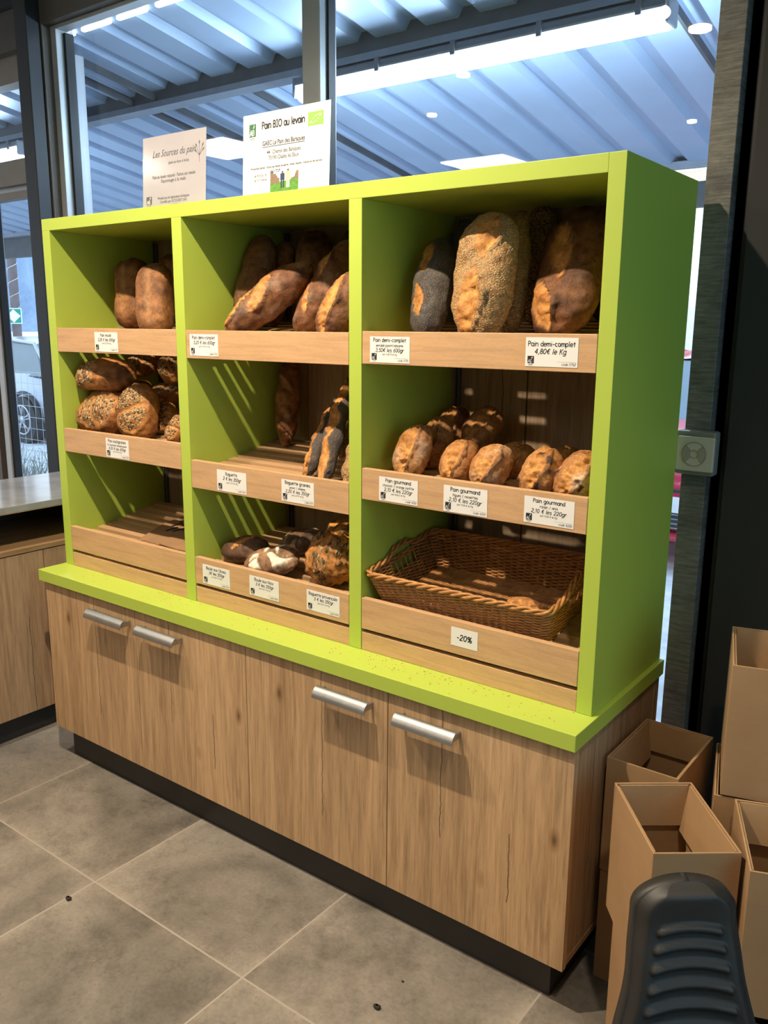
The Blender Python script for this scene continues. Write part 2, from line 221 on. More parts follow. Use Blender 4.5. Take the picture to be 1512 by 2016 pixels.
def bread_mat(name, seed=None):
    m, nt, b = newmat(name)
    a = nt.nodes.new('ShaderNodeVertexColor'); a.layer_name = 'Col'
    s = nt.nodes.new('ShaderNodeAttribute'); s.attribute_name = 'seed'
    v = coords(nt); f = tex(nt, v, 55, 6, .68, .3); f2 = tex(nt, v, 210, 3, .6)
    c = mixc(nt, .9, a.outputs['Color'], ramp(nt, f, [(.3, (.50, .45, .40)), (.5, (1, 1, 1)), (.72, (1.45, 1.42, 1.38))]), 'MULTIPLY')
    c = mixc(nt, .6, c, ramp(nt, f2, [(.3, (.72, .68, .64)), (.6, (1.12, 1.1, 1.08))]), 'MULTIPLY')
    h = math_(nt, 'ADD', f, math_(nt, 'MULTIPLY', f2, .5))
    if seed:
        vo = nt.nodes.new('ShaderNodeTexVoronoi'); vo.inputs['Scale'].default_value = seed[1]; L(nt, coords(nt, seed[2]), vo.inputs['Vector'])
        sc = ramp(nt, vo.outputs['Color'], seed[0])
        sep = nt.nodes.new('ShaderNodeSeparateColor'); L(nt, vo.outputs['Color'], sep.inputs[0])
        sc = ramp(nt, sep.outputs[0], seed[0])
        body = math_(nt, 'LESS_THAN', vo.outputs['Distance'], .56)
        fac = math_(nt, 'MULTIPLY', math_(nt, 'GREATER_THAN', math_(nt, 'ADD', s.outputs['Fac'], math_(nt, 'MULTIPLY', sep.outputs[1], .5)), .72), body)
        c = mixc(nt, fac, c, sc)
        h = math_(nt, 'ADD', h, math_(nt, 'MULTIPLY', math_(nt, 'SUBTRACT', .7, vo.outputs['Distance']), math_(nt, 'MULTIPLY', fac, 2.2)))
    L(nt, c, b.inputs['Base Color']); b.inputs['Roughness'].default_value = .62; b.inputs['Specular IOR Level'].default_value = .3
    bump(nt, b, h, .55, .004)
    return m
def vcol(name, rough=.6, emit=0):
    m, nt, b = newmat(name); a = nt.nodes.new('ShaderNodeVertexColor'); a.layer_name = 'Col'
    v = coords(nt); c = mixc(nt, .12, a.outputs['Color'], ramp(nt, tex(nt, v, 60, 3), [(.3, (.8, .8, .8)), (.7, (1.2, 1.2, 1.2))]), 'MULTIPLY')
    L(nt, c, b.inputs['Base Color']); b.inputs['Roughness'].default_value = rough; return m
def emission(name, c, s):
    m, nt, b = newmat(name)
    b.inputs['Base Color'].default_value = (.8, .8, .8, 1)
    b.inputs['Emission Color'].default_value = (*c, 1); b.inputs['Emission Strength'].default_value = s
    return m
def speckled(name, c, dots):
    m, nt, b = newmat(name); v = coords(nt)
    vo = nt.nodes.new('ShaderNodeTexVoronoi'); vo.inputs['Scale'].default_value = 70; L(nt, v, vo.inputs['Vector'])
    cc = ramp(nt, tex(nt, v, 4, 3), [(.3, tuple(x * .95 for x in c)), (.7, tuple(x * 1.04 for x in c))])
    L(nt, cc, b.inputs['Base Color']); b.inputs['Roughness'].default_value = .42; return m
def foliage(name, c1, c2, sc, c3=None):
    m, nt, b = newmat(name); v = coords(nt); f = tex(nt, v, sc, 8, .75, .5)
    st = [(.32, c1), (.62, c2)] + ([(.75, c3)] if c3 else [])
    L(nt, ramp(nt, f, st), b.inputs['Base Color']); b.inputs['Roughness'].default_value = .9; b.inputs['Specular IOR Level'].default_value = .1
    return m

M = dict(
 green=plain('lime_green_laminate', (.435, .555, .075), .45, var=.02, scale=3),
 oak=oak('aged_oak_laminate'), oakside=oak('aged_oak_side', (.42, .265, .15), seed=.31), oakback=oak('oak_back_panel', (.36, .265, .175), plank=.24, seed=.11),  # second oak: darker copy for the cabinet side, shade put into the colour
 oakleft=oak('oak_counter', (.40, .265, .155), seed=.5), oaky=oak('oak_edge', (.36, .22, .11), axis='y', crack=0),
 worktop=plain('grey_oak_worktop', (.26, .26, .265), .13, var=.25, scale=5),
 beech=beech('beech'), beechslat=beech('beech_slat', (.52, .315, .165)),
 kick=plain('black_plinth', (.022, .020, .018), .45), floor=tiles(),
 steel=plain('brushed_steel', (.42, .415, .40), .38, .9, .05, 30), track=plain('grey_track', (.16, .16, .16), .5, .6),
 card=plain('white_card', (.82, .80, .76), .55, var=.02), ink=plain('black_ink', (.012, .012, .014), .6, var=0), greyink=plain('grey_ink', (.09, .09, .09), .6, var=0),
 white=plain('white_print', (.85, .85, .85), .5, var=0), sheet=plain('white_sheet', (.70, .70, .69), .35, var=.01), lilac=plain('lilac_grey_sheet', (.40, .385, .41), .12, var=.02, spec=.8),
 abgreen=plain('dark_green_print', (.03, .13, .05), .5, var=0), eugreen=plain('leaf_green_print', (.22, .50, .08), .5, var=0),
 dark=plain('anthracite_wall', (.020, .0185, .0165), .7, var=.1, scale=3), darkpost=plain('anthracite_post', (.016, .018, .021), .5, var=.1),
 galv=galv(), alu=plain('silver_aluminium', (.30, .31, .32), .42, .55, .05), alulight=plain('pale_aluminium', (.52, .54, .57), .45, .3, .04),
 gasket=plain('black_gasket', (.006, .006, .007), .5), brownframe=plain('brown_grey_frame', (.115, .098, .083), .5, .2, .1), beige=plain('beige_panel', (.30, .265, .225), .6, var=.06),
 glass=glass(), ceil=plain('ceiling_paint', (.55, .52, .48), .8), wall=plain('interior_wall', (.40, .36, .31), .8),
 deck=plain('painted_deck', (.40, .50, .66), .5, .1, .08, 2), beam=plain('grey_steel_beam', (.085, .088, .095), .6, .2, .22, 9), tubebody=plain('grey_luminaire', (.16, .17, .19), .5),
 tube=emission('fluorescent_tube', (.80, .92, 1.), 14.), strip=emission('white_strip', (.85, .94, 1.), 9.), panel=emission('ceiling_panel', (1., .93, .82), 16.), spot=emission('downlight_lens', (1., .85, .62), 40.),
 asphalt=plain('asphalt', (.60, .64, .68), .85, var=.2, scale=6, bmp=.2), bank=plain('pale_bank', (.92, .94, .97), .9, var=.1, scale=1.),
 cardboard=None, rub=plain('black_plastic', (.024, .0215, .0195), .52, var=.1, scale=20, bmp=.15),
 wicker=None, switch=plain('ivory_plastic', (.50, .45, .37), .35, var=.02), switchgrey=plain('grey_plastic', (.20, .19, .17), .4, var=.03), switchmid=plain('taupe_plastic', (.33, .29, .235), .4, var=.02),
 red=plain('red_paint', (.52, .03, .07), .15, .1, .03), silver=plain('silver_paint', (.42, .47, .54), .2, .6, .03), blackp=plain('black_trim', (.02, .022, .026), .45), carglass=plain('car_glass', (.10, .16, .2), .05, 0, .1, 2, spec=1.),
 tyre=plain('tyre_rubber', (.03, .032, .036), .7), alloy=plain('alloy', (.5, .53, .58), .3, .8), headlamp=plain('headlamp', (.6, .7, .8), .1, spec=1.), vanwhite=plain('white_paint', (.85, .87, .9), .3), blue=plain('plate_blue', (.02, .08, .4), .4, var=0), teal=plain('sign_green', (.0, .30, .22), .4, var=0),
 pole=plain('weathered_pole', (.16, .13, .13), .9, var=.3, scale=3), wire=plain('fence_wire', (.5, .53, .57), .5, .5), hill=foliage('wooded_hill', (.16, .24, .36), (.34, .45, .60), .22, (.46, .57, .70)),  # hill: blue distance haze put into the foliage colours
 dry=foliage('dry_grass', (.10, .12, .11), (.42, .44, .40), 20), twig=plain('twig', (.09, .085, .09), .9), leaf=foliage('autumn_leaf', (.30, .30, .18), (.62, .58, .38), 9),
 paper=plain('kraft_paper', (.30, .17, .08), .8, var=.12, scale=14), crumb=plain('crumb', (.36, .27, .09), .9, var=.4, scale=60), darkcrumb=plain('dark_crumb', (.02, .014, .010), .8),
 beamlight=plain('pale_beam_flange', (.26, .29, .34), .6, .2, .1), photo=vcol('printed_picture', .4),
)
def _cb():
    m, nt, b = newmat('corrugated_cardboard'); v = coords(nt)
    c = ramp(nt, tex(nt, v, 7, 6, .6), [(.3, (.345, .205, .10)), (.55, (.385, .232, .116)), (.75, (.42, .255, .13))])
    c = mixc(nt, .5, c, ramp(nt, tex(nt, coords(nt, (6, 6, 150)), 3, 2), [(.3, (.93, .92, .9)), (.6, (1, 1, 1))]), 'MULTIPLY')
    L(nt, c, b.inputs['Base Color']); b.inputs['Roughness'].default_value = .75; b.inputs['Specular IOR Level'].default_value = .25; return m
M['cardboard'] = _cb()
def _wk():
    m, nt, b = newmat('wicker'); v = coords(nt)
    c = ramp(nt, tex(nt, coords(nt, (6, 6, 60)), 5, 4, .7), [(.3, (.25, .10, .028)), (.5, (.46, .205, .058)), (.72, (.62, .33, .11))])
    L(nt, c, b.inputs['Base Color']); b.inputs['Roughness'].default_value = .4; return m
M['wicker'] = _wk()
BM = dict(
 crust=bread_mat('crust'),
 sesame=bread_mat('crust_sesame', ([(0, (.30, .175, .07)), (.5, (.43, .28, .125)), (1, (.58, .41, .21))], 260, (1, 1, .6))),
 poppy=bread_mat('crust_poppy', ([(0, (.045, .045, .05)), (.5, (.085, .085, .09)), (1, (.15, .15, .15))], 420, (1, 1, 1))),
 mixed=bread_mat('crust_mixed_seed', ([(0, (.03, .024, .02)), (.3, (.10, .07, .04)), (.5, (.42, .29, .13)), (.75, (.60, .46, .24)), (1, (.12, .10, .08))], 190, (1, .7, .8))),
 herb=bread_mat('crust_herb', ([(0, (.04, .03, .012)), (.4, (.10, .075, .03)), (.7, (.30, .19, .07)), (1, (.48, .33, .14))], 150, (1, .45, .8))),
)
# ------------------------------------------------------------------ object helpers
ORG = {}
def tag(o, label=None, cat=None, group=None, kind=None):
    if label: o['label'] = label
    if cat: o['category'] = cat
    if group: o['group'] = group
    if kind: o['kind'] = kind
    return o
def thing(name, label, cat, loc=(0, 0, 0), group=None, mat=None):
    o = bpy.data.objects.new(name, None); COL.objects.link(o)
    o.empty_display_size = .05
    if mat is not None: o.matrix_world = mat
    else: o.location = loc
    ORG[o.name] = Vector(loc) if mat is None else None
    return tag(o, label, cat, group)
class MB:
    def __init__(s): s.bm = bmesh.new()
    def hexa(s, p):
        v = [s.bm.verts.new(q) for q in p]
        for f in ((0, 3, 2, 1), (4, 5, 6, 7), (0, 1, 5, 4), (1, 2, 6, 5), (2, 3, 7, 6), (3, 0, 4, 7)): s.bm.faces.new([v[i] for i in f])
        return v
    def box(s, x0, x1, y0, y1, z0, z1, bev=0):
        v = s.hexa([(x0, y0, z0), (x1, y0, z0), (x1, y1, z0), (x0, y1, z0), (x0, y0, z1), (x1, y0, z1), (x1, y1, z1), (x0, y1, z1)])
        if bev:
            es = list({e for q in v for e in q.link_edges})
            bmesh.ops.bevel(s.bm, geom=es, offset=bev, segments=2, affect='EDGES', profile=.5)
        return s
    def poly(s, pts, th=None):
        v = [s.bm.verts.new(p) for p in pts]; f = s.bm.faces.new(v)
        if th:
            r = bmesh.ops.extrude_face_region(s.bm, geom=[f])
            for e in r['geom']:
                if isinstance(e, bmesh.types.BMVert): e.co += Vector(th)
        return s
    def tube(s, pts, r, n=8, closed=False, cap=True):
        pts = [Vector(p) for p in pts]; rings = []; K = len(pts); up = None
        for i, p in enumerate(pts):
            a = pts[(i - 1) % K] if closed or i > 0 else p; c = pts[(i + 1) % K] if closed or i < K - 1 else p
            t = (c - a).normalized()
            if up is None: up = t.orthogonal().normalized()
            up = (up - t * up.dot(t)); up = up.normalized() if up.length > 1e-6 else t.orthogonal().normalized()
            b = t.cross(up); rr = r[i] if isinstance(r, (list, tuple)) else r
            rings.append([s.bm.verts.new(p + up * math.cos(6.28319 * k / n) * rr + b * math.sin(6.28319 * k / n) * rr) for k in range(n)])
        for i in range(K if closed else K - 1):
            A, B_ = rings[i], rings[(i + 1) % K]
            for k in range(n): s.bm.faces.new((A[k], A[(k + 1) % n], B_[(k + 1) % n], B_[k]))
        if cap and not closed:
            s.bm.faces.new(rings[0][::-1]); s.bm.faces.new(rings[-1])
        return s
    def cyl(s, c, ax, r, h, n=24):
        c = Vector(c); ax = Vector(ax).normalized(); return s.tube([c - ax * h / 2, c + ax * h / 2], r, n)
    def grid(s, P, closed_u=False):
        vs = [[s.bm.verts.new(p) for p in row] for row in P]
        for i in range(len(vs) - 1):
            k = len(vs[0])
            for j in range(k if closed_u else k - 1):
                s.bm.faces.new((vs[i][j], vs[i][(j + 1) % k], vs[i + 1][(j + 1) % k], vs[i + 1][j]))
        return vs
    def build(s, name, mat, parent=None, smooth=False, local=False):
        me = bpy.data.meshes.new(name)
        bmesh.ops.recalc_face_normals(s.bm, faces=s.bm.faces[:]) if not getattr(s, 'keepn', False) else None
        s.bm.to_mesh(me); s.bm.free()
        return link(name, me, mat, parent, smooth, local)
def link(name, me, mat, parent=None, smooth=False, local=False):
    if mat is not None: me.materials.append(mat)
    if smooth:
        for p in me.polygons: p.use_smooth = True
    o = bpy.data.objects.new(name, me); COL.objects.link(o)
    if parent:
        o.parent = parent
        off = ORG.get(parent.name)
        if off is not None and not local: me.transform(Matrix.Translation(-off))
        ORG[o.name] = None if local else off
    else:
        # put the origin at the base centre of a one-mesh thing
        xs = [v.co for v in me.vertices]
        if xs and not local:
            c = Vector(((min(v.x for v in xs) + max(v.x for v in xs)) / 2, (min(v.y for v in xs) + max(v.y for v in xs)) / 2, min(v.z for v in xs)))
            me.transform(Matrix.Translation(-c)); o.location = c; ORG[o.name] = c
    return o
def structure(name, mb, mat):
    o = mb.build(name, mat); o['kind'] = 'structure'; return o
def dup_tree(root, loc=None, mat=None):
    r = root.copy(); COL.objects.link(r)
    if mat is not None: r.matrix_world = mat
    elif loc is not None: r.location = loc
    for ch in list(root.children):
        c = ch.copy(); COL.objects.link(c); c.parent = r
        for g in list(ch.children):
            d = g.copy(); COL.objects.link(d); d.parent = c
    return r
# ------------------------------------------------------------------ lettering
def arc(cx, cy, rx, ry, a0, a1, n=9):
    return [(cx + rx * math.cos(R(a0 + (a1 - a0) * i / n)), cy + ry * math.sin(R(a0 + (a1 - a0) * i / n))) for i in range(n + 1)]
def pl(s): return [tuple(float(q) for q in p.split(',')) for p in s.split()]
_o = arc(4, 5, 4, 5, 90, 450, 14)
_bowl = arc(4, 5, 4, 5, 60, 330, 12)
G = {
 'a': (9, [arc(4, 5, 4, 5, 40, 320, 12), pl('8,9.5 8,0.2')]), 'b': (9, [pl('0,15 0,0'), arc(4, 4.8, 4, 4.8, 150, -150, 12)]),
 'c': (8, [arc(4, 5, 4, 5, 50, 310, 12)]), 'd': (9, [arc(4, 4.8, 4, 4.8, 40, 320, 12), pl('8,15 8,0')]),
 'e': (8.6, [pl('0.3,5 7.6,5.2') + arc(4, 5, 4, 5, 10, 315, 12)]), 'f': (6.5, [pl('6.5,14') + arc(4, 12, 2.2, 2.6, 60, 180, 6) + pl('1.8,0'), pl('0,8.5 5.5,9')]),
 'g': (9, [arc(4, 5, 4, 5, 40, 320, 12), pl('8,9.8 8,-1') + arc(4, -1.5, 4, 3.4, 0, -150, 8)]),
 'h': (8.6, [pl('0.3,15 0,0'), pl('0.2,6') + arc(4, 6, 3.6, 4, 150, 0, 8) + pl('7.6,0')]), 'i': (3, [pl('1,9.5 1,0'), pl('1,13.2 1,13.6')]),
 'j': (4, [pl('2,9.5 2,-2.5') + arc(0, -2.5, 2, 2.5, 0, -90, 5), pl('2,13.2 2,13.6')]), 'k': (8, [pl('0,15 0,0'), pl('6.5,9.5 0.4,4.5'), pl('2.2,6 7,0')]),
 'l': (3, [pl('1,15 1,0')]), 'm': (13, [pl('0,9.6 0,0'), pl('0,6') + arc(3, 6.4, 2.9, 3.2, 150, 0, 7) + pl('6,0'), pl('6,6') + arc(9, 6.4, 3, 3.2, 150, 0, 7) + pl('12,0')]),
 'n': (8.8, [pl('0,9.6 0,0'), pl('0,6') + arc(4, 5.8, 3.8, 4, 150, 0, 8) + pl('7.8,0')]), 'o': (9, [_o]),
 'p': (9, [pl('0,9.6 0,-5.5'), arc(4, 5, 4, 4.8, 150, -150, 12)]), 'q': (9, [arc(4, 5, 4, 5, 40, 320, 12), pl('8,9.6 8,-5.5')]),
 'r': (7, [pl('0.4,9.6 0.4,0'), pl('0.4,6') + arc(4, 6, 3.4, 3.6, 150, 45, 6)]), 's': (7.6, [arc(3.7, 7.4, 2.8, 2.4, 40, 220, 7) + arc(3.7, 2.5, 3.4, 2.5, 80, -150, 8)]),
 't': (7, [pl('3,13.5 3,0'), pl('0,9.5 6.2,9.5')]), 'u': (8.8, [pl('0,9.6') + arc(3.8, 4, 3.8, 4, 180, 330, 8), pl('7.8,9.6 7.8,0')]),
 'v': (8, [pl('0,9.6 3.7,0.2 7.4,9.6')]), 'w': (12, [pl('0,9.6 2.8,0.2 5.6,8.6 8.4,0.2 11.2,9.6')]), 'x': (8, [pl('0,0 7.2,9.6'), pl('0.4,9.6 7,0')]),
 'y': (8, [pl('0,9.6 4,2'), pl('7.6,9.6 2,-5')]), 'z': (8, [pl('0.3,9.4 7,9.4 0,0.3 7.4,0.3')]),
 'A': (11, [pl('0,0 5.2,14.8 10,0'), pl('2,5.5 8.3,5.5')]), 'B': (10, [pl('0.4,14.6 0.4,0.2'), pl('0.4,14.6 4,14.4') + arc(4.2, 11, 3.4, 3.4, 80, -80, 7) + pl('1,7.8 4.6,7.6') + arc(4.6, 3.9, 4, 3.8, 80, -80, 7) + pl('0.4,0.2')]),
 'C': (10.5, [arc(5.5, 7.5, 5.3, 7.3, 50, 310, 12)]), 'E': (9, [pl('8,14.6 0.5,14.6 0.5,0.2 8.2,0.2'), pl('0.5,7.6 7,7.6')]), 'F': (8.5, [pl('8,14.6 0.5,14.4 0.5,0'), pl('0.5,7.8 7,7.8')]),
 'G': (11, [arc(5.6, 7.5, 5.3, 7.3, 50, 330, 12) + pl('10.4,6.6 6,6.6')]), 'I': (7, [pl('0,14.6 6,14.6'), pl('3,14.6 3,0.2'), pl('0,0.2 6,0.2')]), 'K': (10, [pl('0.5,15 0.5,0'), pl('8.5,14.5 0.8,6.5'), pl('2.5,8 9,0')]),
 'L': (8.5, [pl('0.5,14.8 0.5,0.3 8,0.2')]), 'N': (11.5, [pl('0.5,0 0.8,14.6 9.8,0.2 10,14.8')]), 'O': (12.5, [arc(6, 7.4, 6, 7.4, 90, 450, 16)]), 'P': (9, [pl('0.4,0 0.4,14.6 3.5,14.6') + arc(4, 11, 4, 3.6, 80, -80, 8) + pl('0.4,7.2')]),
 'S': (9.5, [arc(4.8, 11, 3.8, 3.5, 40, 230, 8) + arc(4.4, 3.9, 4.2, 3.8, 80, -150, 9)]), 'é': (8.6, [pl('0.3,5 7.6,5.2') + arc(4, 5, 4, 5, 10, 315, 12), pl('3,11.6 6,14.4')]), 'ç': (8, [arc(4, 5, 4, 5, 50, 310, 12), pl('4.2,0 4.8,-1.8 3.2,-3.6')]),
 '0': (9.6, [arc(4.4, 7.3, 4.2, 7.2, 90, 450, 16)]), '1': (6, [pl('0.6,11.6 3.4,14.6 3.4,0')]), '2': (9.4, [arc(4, 10.8, 3.8, 3.8, 160, -20, 8) + pl('0.3,0.3 8.2,0.3')]),
 '3': (9, [arc(3.6, 11, 3.6, 3.4, 150, -85, 9) + arc(3.8, 3.9, 4.2, 3.8, 85, -150, 9)]), '4': (9.6, [pl('6.4,0 6.4,14.6 0,4.6 8.8,4.6')]), '5': (9, [pl('7.4,14.5 1.4,14.5 0.8,8') + arc(3.8, 4.6, 4.2, 4.5, 120, -150, 10)]),
 '6': (9, [pl('6.8,14.4 1.6,8') + arc(4.2, 4.2, 4, 4.1, 150, -210, 14)]), '7': (9, [pl('0.2,14.5 8,14.5 3,0')]), '8': (9, [arc(4.2, 11, 3.2, 3.4, -90, 270, 12), arc(4.2, 3.9, 4, 3.8, 90, 450, 12)]), '9': (9, [arc(4.2, 10.4, 4, 4.1, -30, 330, 14), pl('8.2,10.8 4.4,0')]),
 ',': (3.4, [pl('1.6,1 0.6,-2.6')]), '.': (3, [pl('1,.2 1,.7')]), '-': (7, [pl('0.6,5.6 5.6,5.6')]), '/': (8, [pl('0.4,-1.6 6.8,14.8')]), '%': (13.5, [arc(2.6, 11.4, 2.6, 3, 90, 450, 10), arc(10, 3, 2.6, 3, 90, 450, 10), pl('9.8,14.8 2.6,0')]),
 '€': (10, [arc(6, 7.4, 4, 7.2, 50, 310, 10), pl('0,9.2 7,9.2'), pl('0,5.8 6.6,5.8')]), "'": (3, [pl('1,15 0.8,11.5')]), ' ': (5.2, []),
}
def text_width(t): return sum(G.get(c, G['o'])[0] + 1.9 for c in t) - 1.9
def write(mb, t, fr, cx, cy, h, wmax=None, slant=0., weight=1.5, align='c'):
    """stroke lettering as flat ribbons; fr=(origin,right,up,normal), capital height h"""
    O, U, V, Nn = fr; k = h / 15.; w = text_width(t) * k; sx = 1.
    if wmax and w > wmax: sx = wmax / w; w = wmax
    x = cx - (w / 2 if align == 'c' else (w if align == 'r' else 0)); hw = weight * 1.25 * k / 2
    for ch in t:
        gw, strokes = G.get(ch, G['o'])
        for st in strokes:
            P = [(x + (p[0] + p[1] * slant) * k * sx, cy + p[1] * k) for p in st]
            pr = None
            for i in range(len(P) - 1):
                a, b = Vector(P[i]), Vector(P[i + 1]); d = b - a
                if d.length < 1e-7: continue
                d.normalize(); e = Vector((-d.y, d.x)) * hw; a2 = a - d * hw * .55; b2 = b + d * hw * .55
                mb.bm.faces.new([mb.bm.verts.new(O + U * q.x + V * q.y + Nn * .00025) for q in (a2 - e, b2 - e, b2 + e, a2 + e)])
        x += (gw + 1.9) * k * sx
def typeset(mb, t, fr, cx, cy, size, align='CENTER', shear=0., wmax=None, off=.00025, bold=.00012):
    O, U, V, Nn = fr
    cu = bpy.data.curves.new('t', 'FONT'); cu.body = t; cu.size = size; cu.align_x = align; cu.shear = shear; cu.resolution_u = 2; cu.offset = bold
    ob = bpy.data.objects.new('t', cu); COL.objects.link(ob)
    dg = bpy.context.evaluated_depsgraph_get(); me = bpy.data.meshes.new_from_object(ob.evaluated_get(dg))
    xs = [v.co.x for v in me.vertices]; s = 1.
    if wmax and xs and max(xs) - min(xs) > wmax: s = wmax / (max(xs) - min(xs))
    vs = [mb.bm.verts.new(O + U * (cx + v.co.x * s) + V * (cy + v.co.y) + Nn * off) for v in me.vertices]
    for p in me.polygons:
        try: mb.bm.faces.new([vs[i] for i in p.vertices])
        except ValueError: pass
    bpy.data.objects.remove(ob); bpy.data.meshes.remove(me); bpy.data.curves.remove(cu)
def flat(mb, fr, x0, x1, y0, y1, off=.0002):
    O, U, V, Nn = fr
    mb.bm.faces.new([mb.bm.verts.new(O + U * a + V * b + Nn * off) for a, b in ((x0, y0), (x1, y0), (x1, y1), (x0, y1))])
# ------------------------------------------------------------------ camera
cam = bpy.data.cameras.new('camera'); co = bpy.data.objects.new('camera', cam); COL.objects.link(co)
r_, u_, f_ = Vector(CAM_R), Vector(CAM_U), Vector(CAM_F)
co.matrix_world = Matrix(((r_.x, u_.x, -f_.x, CAM_POS[0]), (r_.y, u_.y, -f_.y, CAM_POS[1]), (r_.z, u_.z, -f_.z, CAM_POS[2]), (0, 0, 0, 1)))
cam.sensor_width = 36; cam.sensor_fit = 'AUTO'; cam.lens = 36 * FPX / 2016; cam.clip_start = .05; cam.clip_end = 400
SC.camera = co
# ------------------------------------------------------------------ setting
structure('floor', MB().box(-4.6, 5, -6, .80, -.10, 0), M['floor'])
structure('ceiling', MB().box(-4.6, 5, -6, .66, 2.90, 3.0), M['ceil'])
structure('wall_front', MB().box(-4.6, 5, -6.1, -6, -.1, 3), M['wall'])
structure('wall_left', MB().box(-4.7, -4.6, -6.1, -.9, -.1, 3), M['wall'])
structure('wall_right', MB().box(2.112, 5, .615, .80, 0, 2.90), M['dark'])
structure('wall_side', MB().box(5, 5.1, -6.1, .8, -.1, 3), M['wall'])
structure('trim_3', MB().box(-4.6, 2.112, .655, .80, 2.862, 3.0), M['darkpost'])
# right hand window
w1 = thing('window_1', 'wide aluminium framed window behind the green shelving unit', None, (.6, .75, 0)); w1['kind'] = 'structure'
MB().box(-.83, -.775, .66, .79, 0, 2.86, .003).box(-.775, 2.11, .66, .77, 2.752, 2.86, .003).build('outer_frame', M['brownframe'], w1)
MB().box(-.775, -.738, .70, .785, 0, 2.752, .002).box(-.738, 2.05, .70, .752, 2.736, 2.752, .002).build('inner_frame', M['alulight'], w1)
MB().box(-.738, -.722, .735, .775, .1, 2.728).box(.708, .716, .742, .775, .1, 2.728).box(-.722, 1.98, .752, .766, 2.744, 2.752).build('gasket', M['gasket'], w1)
MB().box(.632, .708, .705, .79, .1, 2.745, .003).build('mullion', M['alu'], w1)
MB().box(-.738, 2.05, .70, .785, 0, .10, .003).build('sill', M['alu'], w1)
MB().box(-.73, .64, .758, .763, .1, 2.75).build('glass_pane', M['glass'], w1); MB().box(.70, 2.05, .758, .763, .1, 2.75).build('glass_pane', M['glass'], w1)
# left hand window
w2 = thing('window_2', 'narrow window left of the anthracite post', None, (-1.7, .75, 0)); w2['kind'] = 'structure'
MB().box(-2.9, -.86, .72, .79, 2.59, 2.70).build('head_panel', M['beige'], w2)
MB().box(-2.9, -.86, .68, .79, 2.70, 2.86).build('head_board', M['brownframe'], w2)
MB().box(-2.9, -.86, .725, .79, 2.165, 2.275, .003).build('transom', M['beige'], w2)
MB().box(-2.9, -.86, .735, .785, 2.108, 2.140, .002).build('rail', M['beige'], w2)
MB().box(-2.9, -.86, .75, .775, 2.140, 2.165).build('gasket', M['alulight'], w2)
MB().box(-1.465, -1.422, .73, .79, 0, 2.11, .002).build('jamb', M['alulight'], w2)
MB().box(-1.54, -1.50, .72, .79, 0, 2.11, .002).build('jamb', M['brownframe'], w2)
MB().box(-1.422, -1.404, .74, .775, 0, 2.11).box(-1.50, -1.465, .75, .77, 0, 2.11).build('gasket', M['gasket'], w2)
MB().box(-2.9, -.86, .758, .763, 0, 2.6).build('glass_pane', M['glass'], w2)
MB().box(-2.9, -.86, .72, .79, 0, .10).build('sill', M['alu'], w2)
# posts
structure('trim_2', MB().box(-.868, -.782, .595, .655, 0, 2.90, .003).box(-.868, -.80, .655, .80, 0, 2.90), M['darkpost'])
structure('trim_1', MB().box(2.011, 2.073, .598, .64, 0, 2.90, .002).box(2.045, 2.095, .64, .80, 0, 2.9), M['galv'])
structure('trim_4', MB().box(2.073, 2.112, .64, .80, 0, 2.90), M['gasket'])
# wall switch on the steel post
sw = thing('wall_switch', 'square ivory push switch in a grey box fixed to the galvanised steel post', 'switch', (2.052, .598, 1.19))
MB().box(2.004, 2.100, .560, .598, 1.188, 1.298, .006).build('back_box', M['switchgrey'], sw)
MB().box(2.010, 2.100, .551, .561, 1.199, 1.285, .003).build('plate', M['switch'], sw)
m = MB(); cx, cz = 2.053, 1.242; n = 48
def ringsec(m, r0, r1, a0, a1, y0, y1, cx=cx, cz=cz, n=12):
    for i in range(n):
        a, b = R(a0 + (a1 - a0) * i / n), R(a0 + (a1 - a0) * (i + 1) / n)
        q = [(cx + r * math.cos(t), cz + r * math.sin(t)) for r, t in ((r0, a), (r1, a), (r1, b), (r0, b))]
        m.hexa([(x, y1, z) for x, z in q] + [(x, y0, z) for x, z in q])
ringsec(m, .0285, .030, 0, 360, .5492, .5512, n=48); ringsec(m, .0095, .0108, 0, 360, .5492, .5512, n=32); m.build('dial_rim', M['switchmid'], sw)
m = MB(); ringsec(m, .011, .028, 135, 225, .5488, .5512); ringsec(m, .011, .028, -45, 45, .5488, .5512); m.build('side_key', M['switchmid'], sw)
m = MB(); ringsec(m, .011, .028, 47, 133, .5484, .5512); ringsec(m, .011, .028, 227, 313, .5484, .5512); m.build('upper_key', M['switch'], sw)
